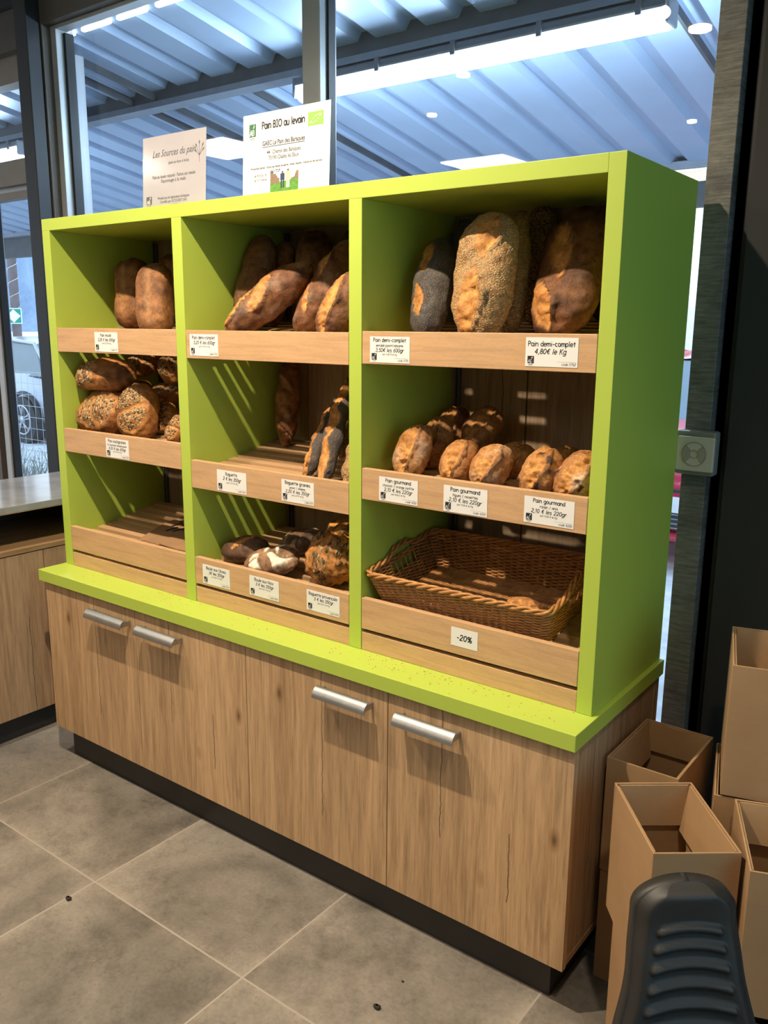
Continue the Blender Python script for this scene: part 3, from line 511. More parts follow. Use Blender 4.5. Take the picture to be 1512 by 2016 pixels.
# ------------------------------------------------------------------ base cabinets
def handle(parent, x0, x1):
    m = MB(); sec = []
    for i in range(9):
        t = i / 8; sec.append((-.008 - .026 * math.sin(math.pi * .5 * (.12 + .88 * t)) ** .8, .6265 - .0265 * t ** 1.25))
    m.grid([[(x, y, z) for y, z in sec] + [(x, y + .004, z) for y, z in sec[::-1]] for x in (x0, x1)], True)
    for x in (x0, x1):
        v = [m.bm.verts.new((x, y, z)) for y, z in sec + [(y + .004, z) for y, z in sec[::-1]]]; m.bm.faces.new(v)
    h = m.build('handle', M['steel'], parent, True)
    for x in (x0 + .004, x1 - .010): MB().box(x, x + .006, -.024, .012, .603, .618).build('bracket', M['steel'], h)
    md = h.modifiers.new('w', 'EDGE_SPLIT'); md.split_angle = R(40)
    return h
for k, (x0, x1, x2, hs, lab) in enumerate(((.0194, .5185, 1.019, ((.305, .500), (.5655, .7505)), 'oak base cabinet with two doors under the left half of the green worktop'),
                                    (1.019, 1.5232, 2.0235, ((1.309, 1.481), (1.566, 1.740)), 'oak base cabinet with two doors under the right half, beside the cardboard boxes'))):
    c = thing('base_cabinet', lab, 'cabinet', ((x0 + x2) / 2, .28, 0), 'oak base cabinets under the green worktop')
    m = MB().box(x0 + .002, x0 + .02, .031, .53, .1138, .6626)
    m.box(x0 + .02, x2 - .004, .50, .53, .1138, .6626).box(x0 + .02, x2 - .004, .031, .50, .1138, .13).box(x0 + .02, x2 - .004, .031, .50, .645, .6626)
    if k == 0: m.box(x2 - .004, x2 - .001, .031, .53, .1138, .6626)
    m.build('carcass', M['oakside'], c)
    if k == 1: MB().box(2.0, 2.018, .031, .535, .1138, .6626).build('side_panel', M['oakside'], c)
    MB().box(.062 if k == 0 else x0, 1.9773 if k else x2, .05, .066, 0, .1138).build('plinth', M['kick'], c)
    if k: MB().box(1.9613, 1.9773, .066, .50, 0, .1138).build('plinth_return', M['kick'], c)
    for j, (a, b_) in enumerate(((x0, x1), (x1, x2))):
        d = MB().box(a + .0012, b_ - .0012, .012, .0305, .1138, .6575, .0008).build('door', M['oak'], c)
        handle(d, *hs[j])
wt = MB().box(0, 2.0266, 0, .5382, .6626, .7024, .0015).build('worktop', M['green'])
tag(wt, 'lime green worktop slab lying along the tops of the oak base cabinets', 'worktop')
# ------------------------------------------------------------------ green shelving unit
UY, UB, ZT, Z0 = .1057, .5382, 1.8782, .7028
su = thing('shelving_unit', 'tall lime green shelving unit with three bays of bread standing on the worktop', 'shelving unit', (1.01, .32, Z0))
XS = ((.0093, .051), (.6647, .7067), (1.3219, 1.362), (1.9773, 2.0141))
MB().box(XS[0][0], XS[3][0], UY, UB, 1.8412, ZT, .001).build('top_board', M['green'], su)
MB().box(*XS[0], UY, UB, Z0, 1.8412, .001).build('side_board', M['green'], su)
MB().box(XS[3][0], XS[3][1], UY, UB, Z0, ZT, .001).build('side_board', M['green'], su)
for k in (1, 2): MB().box(*XS[k], UY, UB, Z0, 1.8412, .001).build('divider', M['green'], su)
BAY = [(XS[k][1], XS[k + 1][0]) for k in range(3)]
for k, (a, b_) in enumerate(BAY):
    sm = (.335, .985, 1.606)[k]
    MB().box(a, sm - .0018, .518, .5352, Z0, 1.8412, .001).build('back_panel', M['oakback'], su); MB().box(sm + .0018, b_, .518, .5352, Z0, 1.8412, .001).build('back_panel', M['oakback'], su)
    MB().box(sm - .003, sm + .003, .5353, .5375, Z0, 1.8412).build('joint_strip', M['blackp'], su)
    for x in (a + .020, b_ - .036):
        m = MB().box(x, x + .004, .505, .518, .72, 1.83).box(x + .012, x + .016, .505, .518, .72, 1.83).box(x + .004, x + .012, .513, .518, .72, 1.83)
        m.build('shelf_track', M['track'], su)
    MB().box(a + .001, b_ - .001, UY + .002, UY + .020, Z0, .7515, .001).build('plinth_board', M['beech'], su)
# slatted shelves
ROWS = [[(1.5295, 1.451), (1.192, 1.112), (.8465, .762)], [(1.528, 1.4475), (1.147, 1.063), (.8465, .762)], [(1.5315, 1.4525), (1.191, 1.111), (.8465, .762)]]
BN, RN = ('left bay', 'middle bay', 'right bay'), ('top', 'middle', 'bottom')
def zs(bay, row, y): return ROWS[bay][row][0] - .040 + .19 * (y - .125)
shelfproto = None
for bi, (a, b_) in enumerate(BAY):
    for ri in range(3):
        zt, zb = ROWS[bi][ri]; extra = ''
        s = thing('slatted_shelf', 'beech slatted shelf with a front rail, %s of the three in the %s' % (RN[ri], BN[bi]), 'shelf', ((a + b_) / 2, .3, zb), 'beech slatted shelves in the green unit')
        MB().box(a + .0015, b_ - .0015, UY + .0005, UY + .018, zb, zt, .0012).build('front_rail', M['beech'], s)
        for x in (a + .0015, b_ - .0165):
            m = MB(); p = [(.125, zb + .004), (.500, zb + .004 + .19 * .375), (.500, zs(bi, ri, .500) - .0135), (.125, zs(bi, ri, .125) - .0135)]
            m.hexa([(x, *p[0]), (x + .015, *p[0]), (x + .015, *p[1]), (x, *p[1]), (x, *p[3]), (x + .015, *p[3]), (x + .015, *p[2]), (x, *p[2])]); m.build('bearer', M['beechslat'], s)
        for k in range(9):
            y = .130 + .042 * k; y1 = y + .0230; za, zb2 = zs(bi, ri, y), zs(bi, ri, y1)
            m = MB(); xx0, xx1 = a + .0015, b_ - .0015
            m.hexa([(xx0, y, za - .013), (xx1, y, za - .013), (xx1, y1, zb2 - .013), (xx0, y1, zb2 - .013), (xx0, y, za), (xx1, y, za), (xx1, y1, zb2), (xx0, y1, zb2)])
            m.build('slat', M['beechslat'], s)
# ------------------------------------------------------------------ price cards
def abmark(ink, wht, fr, x0, x1, y0, y1):
    flat(ink, fr, x0, x1, y0 + (y1 - y0) * .22, y1, .0002); w = x1 - x0; h = y1 - y0
    write(wht, 'AB', (fr[0] + fr[3] * .0002, *fr[1:]), (x0 + x1) / 2 - w * .06, y0 + h * .30, h * .34, w * .70, .08, 2.0)
    O, U, V, Nn = fr; q = [(.60, .70), (.64, .84), (.78, .96), (.80, .84), (.70, .74)]
    wht.bm.faces.new([wht.bm.verts.new(O + U * (x0 + w * a) + V * (y0 + h * b) + Nn * .0005) for a, b in q])
    flat(ink, fr, x0 + w * .1, x1 - w * .1, y0 + h * .10, y0 + h * .13); flat(ink, fr, x0 + w * .2, x1 - w * .2, y0 + h * .03, y0 + h * .055)
for (x0, x1, z0, z1), (t, sub, price, unit, code), lab, kind in CARDS:
    w, h = x1 - x0, z1 - z0; yb = UY + .0003
    root = thing('price_card', lab, 'price card', ((x0 + x1) / 2, yb, z0), 'white price cards on the shelf rails')
    jit = (hash(t + str(code)) % 7 - 3) * .002
    MB().box(x0, x1, yb - .0007, yb, z0, z1).build('card', M['card'], root)
    fr = (Vector((x0, yb - .0007, z0)), Vector((1, 0, 0)), Vector((0, 0, 1)), Vector((0, -1, 0)))
    ink, gry, wht = MB(), MB(), MB()
    for q in (ink, gry, wht): q.keepn = True
    if kind == 'sale':
        write(ink, t, fr, w / 2, h * .36, h * .30, None, .18, 2.0)
    else:
        big = len(t) <= 10
        if not unit: write(ink, t, fr, w * .5, h * .70, h * .17, w * .90, 0, 1.8); write(ink, price, fr, w * .48, h * .44, h * .175, w * .6, .2, 1.7)
        elif sub:
            write(ink, t, fr, w * .5, h * .80, h * .145, w * .92, 0, 1.9); write(ink, sub, fr, w * .5, h * .615, h * .10, w * .86, .02, 1.7)
            write(ink, price, fr, w * .50, h * .415, h * .145, w * .80, .2, 1.7); write(gry, unit, fr, w * .5, h * .29, h * .07, w * .45, .1, 1.5)
        else:
            write(ink, t, fr, w * .5, h * .775, h * .145, w * .86, 0, 1.8); write(ink, price, fr, w * .52, h * .545, h * .150, w * .84, .2, 1.8); write(gry, unit, fr, w * .52, h * .40, h * .075, w * .45, .1, 1.5)
        write(gry, code, fr, w * .97, h * .06, h * .085, w * .34, .2, 1.4, 'r')
        flat(gry, fr, w * .62, w * .97, h * .175, h * .18)
        abmark(ink, wht, fr, w * .045, w * .045 + h * .25, h * .03, h * .36)
        wht.build('emblem', M['white'], root); gry.build('small_print', M['greyink'], root)
    if kind == 'sale': wht.bm.free(); gry.bm.free()
    ink.build('lettering', M['ink'], root)
# ------------------------------------------------------------------ display signs on top
def sign(x0, x1, z1, yb, lean, lab, mat):
    w, h = x1 - x0, z1 - ZT
    root = thing('display_sign', lab, 'sign', ((x0 + x1) / 2, yb, ZT), 'sign holders on top of the green unit')
    th = math.atan2(lean, h); V = Vector((0, math.sin(th), math.cos(th))); Nn = Vector((0, -math.cos(th), math.sin(th)))
    O = Vector((x0, yb, ZT + .001)); U = Vector((1, 0, 0))
    def slab(mb, e, t0, t1):
        P = [O + U * a + V * b + Nn * t for t in (t0, t1) for a, b in ((-e, 0), (w + e, 0), (w + e, h + e), (-e, h + e))]; mb.hexa(P)
    m = MB(); slab(m, .0, 0, .0008); m.build('sheet', mat, root)
    m = MB(); slab(m, .003, -.0025, -.0002); m.box(x0 - .003, x1 + .003, yb - .012, yb + .075, ZT + .0003, ZT + .0022); m.build('acrylic_stand', M['glass'], root)
    m = MB(); 
    for i in range(10):
        a0, a1 = math.pi * i / 10, math.pi * (i + 1) / 10
        m.poly([(x0 + w * .55 + .035 * math.cos(a0), yb - .003 - .0, ZT + .0010 + .0035 * math.sin(a0)), (x0 + w * .55 + .035 * math.cos(a1), yb - .003, ZT + .0010 + .0035 * math.sin(a1)), (x0 + w * .55, yb - .003, ZT + .001)])
    m.build('clip', M['track'], root)
    return root, (O + Nn * .0009, U, V, Nn), w, h
root, fr, w, h = sign(.514, .789, 2.074, .128, .012, 'lilac grey sign about stone ground flour, left of the two signs on the green unit', M['lilac'])
ink, gry, wht = MB(), MB(), MB()
for q in (ink, gry, wht): q.keepn = True
typeset(ink, 'Les Sources du pain', fr, w * .50, h * .70, .027, shear=.35, wmax=w * .68)
typeset(gry, '(pain au four à bois)', fr, w * .58, h * .585, .011, wmax=w * .36)
typeset(ink, 'Pain au levain naturel - Farine sur meule', fr, w * .5, h * .40, .0135, wmax=w * .68); typeset(ink, 'Façonnage à la main', fr, w * .5, h * .335, .0135)
typeset(ink, "Produit issu de l'agriculture biologique", fr, w * .5, h * .10, .0105, wmax=w * .5); typeset(ink, 'Certifié par ECOCERT SAS', fr, w * .5, h * .045, .0105)
abmark(ink, wht, fr, w * .06, w * .15, h * .01, h * .155)
for k, (a, l) in enumerate(((0, .034), (28, .030), (-26, .030), (48, .022), (-50, .02))):
    O, U, V, Nn = fr; b0 = Vector((w * .90, h * .64)); d = Vector((math.sin(R(a)), math.cos(R(a)))); e = Vector((d.y, -d.x))
    P = [b0 - e * .0005, b0 + e * .0005, b0 + d * l + e * .0005, b0 + d * l - e * .0005]
    ink.bm.faces.new([ink.bm.verts.new(O + U * q.x + V * q.y + Nn * .0003) for q in P])
    c = b0 + d * l; P = [c - d * .006, c + e * .0026, c + d * .007, c - e * .0026]
    ink.bm.faces.new([ink.bm.verts.new(O + U * q.x + V * q.y + Nn * .0003) for q in P])
flat(ink, fr, w * .898, w * .902, h * .55, h * .66)
ink.build('lettering', M['greyink'], root); gry.build('small_print', M['greyink'], root); wht.build('emblem', M['white'], root)
root, fr, w, h = sign(.937, 1.241, 2.0805, .128, .010, 'white sign reading Pain BIO au levain, right of the two signs on the green unit', M['sheet'])
ink, gry, wht, grn, ab, st = MB(), MB(), MB(), MB(), MB(), MB()
for q in (ink, gry, wht, grn, ab, st): q.keepn = True
write(ink, 'Pain BIO au levain', fr, w * .475, h * .80, h * .085, w * .49, 0, 2.1)
typeset(ink, 'GAEC Le Pain des Baraques', fr, w * .48, h * .595, .0165, wmax=w * .49, bold=.0003); flat(ink, fr, w * .235, w * .725, h * .573, h * .580)
typeset(ink, '441 Chemin des Baraques', fr, w * .485, h * .485, .0145, wmax=w * .39); typeset(ink, '73190 Challes les Eaux', fr, w * .485, h * .415, .0145, wmax=w * .35)
typeset(ink, 'Production de blé - Farine sur meule de pierre - levain naturel - cuisson au feu de bois', fr, w * .51, h * .315, .0085, wmax=w * .82)
typeset(gry, '04 79 72 81 70', fr, w * .215, h * .22, .0085, wmax=w * .15); typeset(gry, '06 71 77 44 64', fr, w * .215, h * .165, .0085, wmax=w * .15)
abmark(ab, wht, fr, w * .075, w * .155, h * .68, h * .88)
flat(grn, fr, w * .755, w * .925, h * .74, h * .90)
for k in range(12):
    t = k / 11; P = (w * (.78 + .12 * t), h * (.775 + .085 * t + .03 * math.sin(t * 3.14) * (1 if k % 2 else -1)))
    O, U, V, Nn = fr; s_ = .0022
    st.bm.faces.new([st.bm.verts.new(O + U * (P[0] + s_ * (1 if j % 2 == 0 else .45) * math.cos(R(90 + 36 * j))) + V * (P[1] + s_ * (1 if j % 2 == 0 else .45) * math.sin(R(90 + 36 * j))) + Nn * .0004) for j in range(10)])
ink.build('lettering', M['ink'], root); gry.build('small_print', M['greyink'], root); ab.build('emblem_block', M['abgreen'], root); wht.build('emblem', M['white'], root); grn.build('leaf_emblem', M['eugreen'], root); st.build('leaf_stars', M['white'], root)
# printed snapshot of two people in a field
m = MB(); m.keepn = True; NX, NY = 66, 58; O, U, V, Nn = fr; cols = []
def photo_px(u, v):
    rn = mnoise.noise(Vector((u * 9, v * 9, 3.1))); r2 = mnoise.noise(Vector((u * 26, v * 26, 7)))
    hor = .42 + .16 * (u - .2) if u > .2 else .40
    if v < hor: c = (.10 + .05 * rn, .26 + .08 * rn, .04)
    else: c = (.62, .72, .84)
    if v >= hor - .02 and (u < .33 and v < .95 - u * 1.0 + .2 * rn or u > .74 and v < .40 + (u - .6) * 1.1 + .15 * rn): c = (.22 + .12 * r2, .15 + .08 * r2, .10)
    if v > .85 and u < .35 and r2 > .05: c = (.05, .05, .06)
    for px, top, bc, lc in ((.44, .88, (.03, .045, .09), (.025, .03, .05)), (.63, .95, (.58, .50, .30), (.62, .58, .50))):
        if abs(u - px) < .03 and top - .09 < v < top: c = (.18, .10, .07) if v < top - .03 else (.04, .03, .03)
        if abs(u - px) < .075 and .50 < v <= top - .09: c = bc
        if .012 < abs(u - px) < .06 and .17 < v <= .50: c = lc
    return c
vs = [[m.bm.verts.new(O + U * (w * (.335 + .325 * i / NX)) + V * (h * (.005 + .285 * j / NY)) + Nn * .0003) for i in range(NX + 1)] for j in range(NY + 1)]
for j in range(NY):
    for i in range(NX): m.bm.faces.new((vs[j][i], vs[j][i + 1], vs[j + 1][i + 1], vs[j + 1][i])); cols.append(photo_px((i + .5) / NX, (j + .5) / NY))
ph = m.build('printed_photo', M['photo'], root)
ca = ph.data.color_attributes.new('Col', 'FLOAT_COLOR', 'CORNER')
for p, c in zip(ph.data.polygons, cols):
    for li in p.loop_indices: ca.data[li].color = (*c, 1)
# ------------------------------------------------------------------ bread
def sstep(a, b, x):
    t = max(0., min(1., (x - a) / (b - a))); return t * t * (3 - 2 * t)
def lerp(a, b, t): return tuple(x + (y - x) * t for x, y in zip(a, b))
KIND = {  # power, squareness, base, dark, seed material, slash colour
 'tin': (5., 3.4, (.30, .135, .050), (.13, .055, .022), 'crust'), 'multi': (2.3, 2.05, (.46, .20, .055), (.20, .075, .022), 'mixed'),
 'demi': (2.7, 2.1, (.215, .090, .036), (.080, .032, .015), 'crust'), 'baguette': (2.3, 2.1, (.36, .165, .060), (.17, .068, .026), 'crust'),
 'poppybag': (2.5, 2.1, (.16, .10, .06), (.10, .07, .05), 'poppy'), 'sesamebag': (2.5, 2.1, (.36, .20, .08), (.24, .12, .05), 'sesame'),
 'olive': (2.2, 2.1, (.125, .068, .038), (.050, .026, .016), 'crust'), 'noix': (2.2, 2.1, (.34, .19, .10), (.14, .075, .04), 'crust'),
 'prov': (2.2, 2.1, (.52, .235, .06), (.25, .09, .025), 'herb'), 'poppy': (2.9, 2.15, (.17, .13, .09), (.10, .08, .06), 'poppy'),
 'sesame': (3.2, 2.2, (.40, .23, .095), (.28, .14, .055), 'sesame'), 'gourmand': (2.35, 2.1, (.50, .245, .082), (.28, .115, .038), 'crust')}
NAME = {'tin': 'tin_loaf', 'multi': 'multigrain_loaf', 'demi': 'wholemeal_loaf', 'baguette': 'baguette', 'poppybag': 'seeded_baguette', 'sesamebag': 'seeded_baguette', 'olive': 'olive_boule', 'noix': 'walnut_boule', 'prov': 'herb_loaf', 'poppy': 'poppy_seed_loaf', 'sesame': 'sesame_loaf', 'gourmand': 'sweet_loaf'}
def loaf(kind, Ln, W, H, seed, opts):
    pw, sq, base, dark, mk = KIND[kind]; rnd = random.Random(seed)
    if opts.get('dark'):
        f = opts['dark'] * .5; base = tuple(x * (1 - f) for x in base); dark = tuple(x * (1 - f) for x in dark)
    NU, NV = 84, 64; sv = seed * 7.31; lump = {'tin': .006, 'prov': .013, 'multi': .009}.get(kind, .0075) * (W / .12)
    P, Cc, Sd = [], [], []
    sl = [(a * Ln, b * W, c * Ln, d * W) for a, b, c, d in opts.get('sl', [])]
    hw0 = W * .15 * opts.get('wide', 1.)
    bend = rnd.uniform(-.03, .03) * Ln
    for i in range(NU + 1):
        t = -math.cos(math.pi * i / NU); x = t * Ln / 2
        r = max(0., 1 - abs(t) ** pw) ** (1 / 2.05)
        rp, rc, rs = [], [], []
        for j in range(NV):
            th = 2 * math.pi * j / NV; c, s = math.cos(th), math.sin(th)
            e = 2 / sq; yy = math.copysign(abs(c) ** e, c); zz = math.copysign(abs(s) ** e, s)
            y = yy * W / 2 * r; z = zz * H / 2 * r
            if z < 0: z *= .82
            if z < -.30 * H: z = -.30 * H + (z + .30 * H) * .35
            if kind in ('poppybag', 'baguette', 'sesamebag'):
                k = 1 + .10 * math.sin(t * 11 + seed); y *= k; z *= k
            nv = Vector((x * 16 + sv, y * 16, z * 16)); n1 = mnoise.noise(nv); n2 = mnoise.noise(nv * 3.1); n3 = mnoise.noise(nv * 8.)
            nr = Vector((x * .35, y, z)); nr = nr.normalized() if nr.length > 1e-6 else Vector((t, 0, 0))
            y += bend * (1 - t * t) * .6
            top = sstep(-.1, .5, zz)
            d = lump * (n1 + .45 * n2) + .0012 * n3
            col = lerp(base, dark, max(0., min(1., .48 + n1 * .75 + n2 * .5)))
            # paler base, scorched high spots
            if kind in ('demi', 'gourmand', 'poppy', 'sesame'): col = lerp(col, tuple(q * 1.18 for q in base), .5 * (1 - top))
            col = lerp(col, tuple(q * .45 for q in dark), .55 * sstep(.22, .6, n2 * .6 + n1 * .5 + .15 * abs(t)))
            sd = 1. if kind in ('sesame', 'poppy', 'poppybag', 'sesamebag') else 0.
            if kind == 'sesamebag': sd = .75
            if top > 0 and r > .05:
                for (ax, ay, bx, by) in sl:
                    dx, dy = bx - ax, by - ay; ll = dx * dx + dy * dy
                    q = ((x - ax) * dx + (y - ay) * dy) / ll; qq = max(0., min(1., q)); px, py = ax + dx * qq, ay + dy * qq
                    sg = math.copysign(1, (x - ax) * dy - (y - ay) * dx); dist = math.hypot(x - px, y - py)
                    hw = hw0 * (.25 + .75 * math.sin(math.pi * min(1, max(0, qq * .92 + .04)))) * (1 + .25 * n2)
                    inn = (1 - sstep(hw * .82, hw * 1.02, dist)) * top
                    if inn > 0:
                        oc = lerp((.62, .31, .085), (.38, .15, .04), max(0, min(1, .42 + n2 * .8 + n3 * .6)))
                        if opts.get('pale'): oc = lerp((.42, .23, .11), (.28, .12, .05), .5 + n2)
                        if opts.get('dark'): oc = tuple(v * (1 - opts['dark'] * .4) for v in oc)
                        col = lerp(col, oc, inn); sd *= 1 - inn
                        d += inn * (-.0035 + .006 * n2 + .004 * n3)
                    ear = math.exp(-((dist - hw * 1.06) / (W * .022)) ** 2) * top * sstep(.0, .14, qq) * sstep(1., .86, qq)
                    if sg > 0:
                        d += ear * W * (.085 if kind == 'gourmand' else .07); col = lerp(col, tuple(v * .35 for v in dark), .85 * math.exp(-((dist - hw * .97) / (W * .016)) ** 2) * top)
                        col = lerp(col, (.30, .15, .07), .4 * ear)
                    else: d += ear * W * .012
            if opts.get('flour'):
                fl = sstep(.0, .5, mnoise.noise(Vector((x * 22 + sv, y * 22, z * 22 + 9))) + .25 * n3) * opts['flour'] * .8
                col = lerp(col, (.62, .50, .38), fl * (.35 if kind == 'demi' else .75))
            if kind == 'multi':
                u2 = x / Ln * 2; v2 = y / W * 2
                if opts.get('patch'): m_ = sstep(.25, -.1, u2 + .25) * sstep(.85, .5, abs(u2 + .35) + abs(v2) * .5) * top
                else:
                    m_ = top * sstep(.80, .62, math.hypot(u2 * .95, v2)) * sstep(.05, .12, abs(u2 - .05 + .25 * v2 + .12 * n1))
                sd = m_ * .9 + .22 * (n1 > .25)
                g = math.exp(-((u2 - .05 + .25 * v2 + .12 * n1) / .075) ** 2) * top * sstep(1., .6, abs(v2))
                if not opts.get('patch'): d += -.006 * g; col = lerp(col, (.52, .27, .09), g * .6)
                rim = math.exp(-((math.hypot(u2, v2) - .80) / .05) ** 2) * top; d += .0035 * rim
            if kind == 'prov':
                sd = sstep(-.12, .15, n1 + .4 * n2) * .85; d += .004 * n2
                col = lerp(col, (.62, .30, .07), sstep(.0, .3, -n1))
            if kind == 'noix':
                cell = mnoise.noise(Vector((x * 22 + sv, y * 22, 4.))); g = abs(mnoise.noise(Vector((x * 11 + sv + 5, y * 11, 2.))))
                pt = sstep(.02, .16, cell + .1) * sstep(.02, .09, g) * top * sstep(.98, .8, math.hypot(x / Ln * 2, y / W * 2))
                if not opts.get('dark'): col = lerp(col, (.86, .78, .62), pt)
                else: col = lerp(col, (.50, .38, .26), pt * .45)
                d += .003 * pt - .005 * sstep(.06, .0, g) * top
            if kind == 'olive':
                col = lerp(col, (.45, .30, .17), .7 * sstep(-.05, .3, mnoise.noise(Vector((x * 18 + sv, y * 18, z * 14)))) * (1 - .7 * top))
            if kind == 'tin':
                col = lerp(col, (.42, .24, .11), .55 * math.exp(-((y + .004 * n1 * 4) / .0065) ** 2) * top * sstep(.9, .6, abs(t)))
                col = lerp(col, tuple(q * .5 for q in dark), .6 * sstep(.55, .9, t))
            if opts.get('spots') and n2 > .33: col = lerp(col, (.06, .025, .015), sstep(.33, .42, n2)); d += .002
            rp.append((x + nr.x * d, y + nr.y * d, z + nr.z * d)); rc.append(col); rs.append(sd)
        P.append(rp); Cc.append(rc); Sd.append(rs)
    vs, cs, ss, fs = [], [], [], []
    for i in range(1, NU):
        for j in range(NV): vs.append(P[i][j]); cs.append(Cc[i][j]); ss.append(Sd[i][j])
    for i in range(NU - 2):
        for j in range(NV):
            k = (j + 1) % NV; fs.append((i * NV + j, (i + 1) * NV + j, (i + 1) * NV + k, i * NV + k))
    b = len(vs)
    for i, row in ((0, P[0]), (NU, P[NU])):
        vs.append(tuple(sum(q[k] for q in row) / NV for k in range(3))); cs.append(Cc[i][0]); ss.append(Sd[i][0])
    for j in range(NV):
        k = (j + 1) % NV; fs.append((b, j, k)); o = (NU - 2) * NV; fs.append((b + 1, o + k, o + j))
    me = bpy.data.meshes.new(NAME[kind]); me.from_pydata(vs, [], fs)
    me.color_attributes.new('Col', 'FLOAT_COLOR', 'POINT'); me.attributes.new('seed', 'FLOAT', 'POINT')
    ca, at_ = me.attributes['Col'], me.attributes['seed']
    ca.data.foreach_set('color', [q for c in cs for q in (max(0, c[0]), max(0, c[1]), max(0, c[2]), 1.)]); at_.data.foreach_set('value', ss)
    bm = bmesh.new(); bm.from_mesh(me); bmesh.ops.recalc_face_normals(bm, faces=bm.faces[:]); bm.to_mesh(me); bm.free()
    me.polygons.foreach_set('use_smooth', [True] * len(me.polygons)); me.materials.append(BM[mk])
    return me
for kind, p1, p2, W, H, nrm, label, grp, seed, opts in BREADS:
    p1, p2 = Vector(p1), Vector(p2); a = p2 - p1; Ln = a.length; a.normalize()
    n = Vector(nrm); n = (n - a * n.dot(a)).normalized(); s = n.cross(a); c = (p1 + p2) / 2
    me = loaf(kind, Ln, W, H, seed, opts)
    rot = Matrix((a, s, n)).transposed()
    pts = [rot @ v.co + c for v in me.vertices]
    bay = 0 if c.x < .69 else (1 if c.x < 1.345 else 2); row = 0 if c.z > 1.42 else (1 if c.z > 1.03 else 2)
    b0, b1 = BAY[bay]; dx = max(0, b0 + .002 - min(p.x for p in pts)) + min(0, b1 - .002 - max(p.x for p in pts)); dy = 0
    inb = seed == 47
    if not inb:
        ym = max(p.y for p in pts); yn = min(p.y for p in pts)
        if ym > .504: dy = .504 - ym
        elif yn < .1255: dy = .1255 - yn
        gap = min(p.z - zs(bay, row, p.y + dy) for p in pts if p.y < .52)
        dz = -gap if (gap < 0 or gap < .030) and not opts.get('heap') else 0.
    else: dz = 0.
    c = c + Vector((dx, dy, dz)); lo = min((rot @ v.co).z for v in me.vertices)
    o = bpy.data.objects.new(NAME[kind], me); COL.objects.link(o)
    o.matrix_world = Matrix.Translation(c) @ rot.to_4x4()
    tag(o, label, 'baguette' if 'bag' in kind else 'bread loaf', grp or None)
    if abs(dx) + abs(dy) + abs(dz) > .02: print('LOAF', seed, kind, [round(q, 3) for q in (dx, dy, dz)])
# ------------------------------------------------------------------ flat paper bags on the bottom left shelf
def onshelf(bay, row, pts, lift, th=.0012): return [(x, y, zs(bay, row, y) + lift) for x, y in pts]
pb = thing('paper_bag', 'flat brown kraft paper bag with dark print lying on the bottom left shelf', 'paper bag', (.38, .3, zs(0, 2, .3)))
MB().poly(onshelf(0, 2, [(.317, .195), (.340, .190), (.352, .194), (.375, .189), (.40, .193), (.432, .187), (.470, .30), (.478, .42), (.30, .42), (.282, .335), (.298, .263)], .002), (0, 0, .0015)).build('bag_sheet', M['paper'], pb)
m = MB()
for x, y, l in ((.345, .285, .035), (.33, .325, .03), (.375, .29, .04), (.36, .345, .035), (.40, .315, .045), (.42, .35, .04), (.325, .365, .03)):
    m.poly(onshelf(0, 2, [(x, y), (x + .012, y - .006), (x + .012 + l * .5, y + l), (x + l * .5, y + l + .006)], .0042))
m.build('print', M['ink'], pb)
pb2 = thing('paper_bag', 'plain folded brown paper bag beside the divider, overlapping the printed bag', 'paper bag', (.52, .22, zs(0, 2, .22)))
MB().poly(onshelf(0, 2, [(.429, .190), (.513, .182), (.60, .184), (.60, .285), (.421, .289)], .0055), (0, 0, .003)).build('bag_sheet', M['paper'], pb2)
# ------------------------------------------------------------------ wicker basket
bk = thing('wicker_basket', 'shallow rectangular brown wicker basket with open end handles on the bottom right shelf', 'basket',
           mat=Matrix.Translation((1.632, .292, zs(2, 2, .292) + .003)) @ Matrix.Rotation(math.atan(.19), 4, 'X'))
HB, WX, WY, IN = .100, .262, .160, .026
def perim(z, off=0., n=240, wob=0., ph=0., freq=0):
    f = z / HB; a, b_ = WX - IN * (1 - f), WY - IN * (1 - f); rad = .022
    segs = [((a - rad), b_, 0)]; pts = []; per = 4 * (a + b_ - 2 * rad) + 2 * math.pi * rad
    for i in range(n):
        s = per * i / n; d = s; x = y = nx = ny = 0
        sides = [((-a + rad, -b_), (1, 0), 2 * (a - rad), (0, -1), (a - rad, -b_ + rad), -90), ((a, -b_ + rad), (0, 1), 2 * (b_ - rad), (1, 0), (a - rad, b_ - rad), 0),
                 ((a - rad, b_), (-1, 0), 2 * (a - rad), (0, 1), (-a + rad, b_ - rad), 90), ((-a, b_ - rad), (0, -1), 2 * (b_ - rad), (-1, 0), (-a + rad, -b_ + rad), 180)]
        for p0, dr, ln, nn, cc, a0 in sides:
            if d <= ln: x, y = p0[0] + dr[0] * d, p0[1] + dr[1] * d; nx, ny = nn; break
            d -= ln; q = math.pi * rad / 2
            if d <= q: t = R(a0) + d / rad; nx, ny = math.cos(t), math.sin(t); x, y = cc[0] + rad * nx, cc[1] + rad * ny; break
            d -= q
        w_ = off + wob * math.sin(freq * math.pi * s / per + ph)
        pts.append((x + nx * w_, y + ny * w_, z))
    return pts
NST = 74
m = MB(); gapm = MB()
rows = 21
for k in range(rows):
    z = .006 + (HB - .012) * k / (rows - 1)
    pts = perim(z, 0, 296, .0030, math.pi * (k % 2), NST)
    if 12 <= k <= 17:   # hand holes at both ends: keep only the front and back runs
        run = []
        for p in pts + pts[:1]:
            if abs(p[1]) > .052 or abs(p[0]) < WX - .05: run.append(p)
            else:
                if len(run) > 2: m.tube(run, .0028, 5)
                run = []
        if len(run) > 2: m.tube(run, .0028, 5)
    else: m.tube(pts, .0029, 5, True)
m.build('woven_side', M['wicker'], bk, True, True)
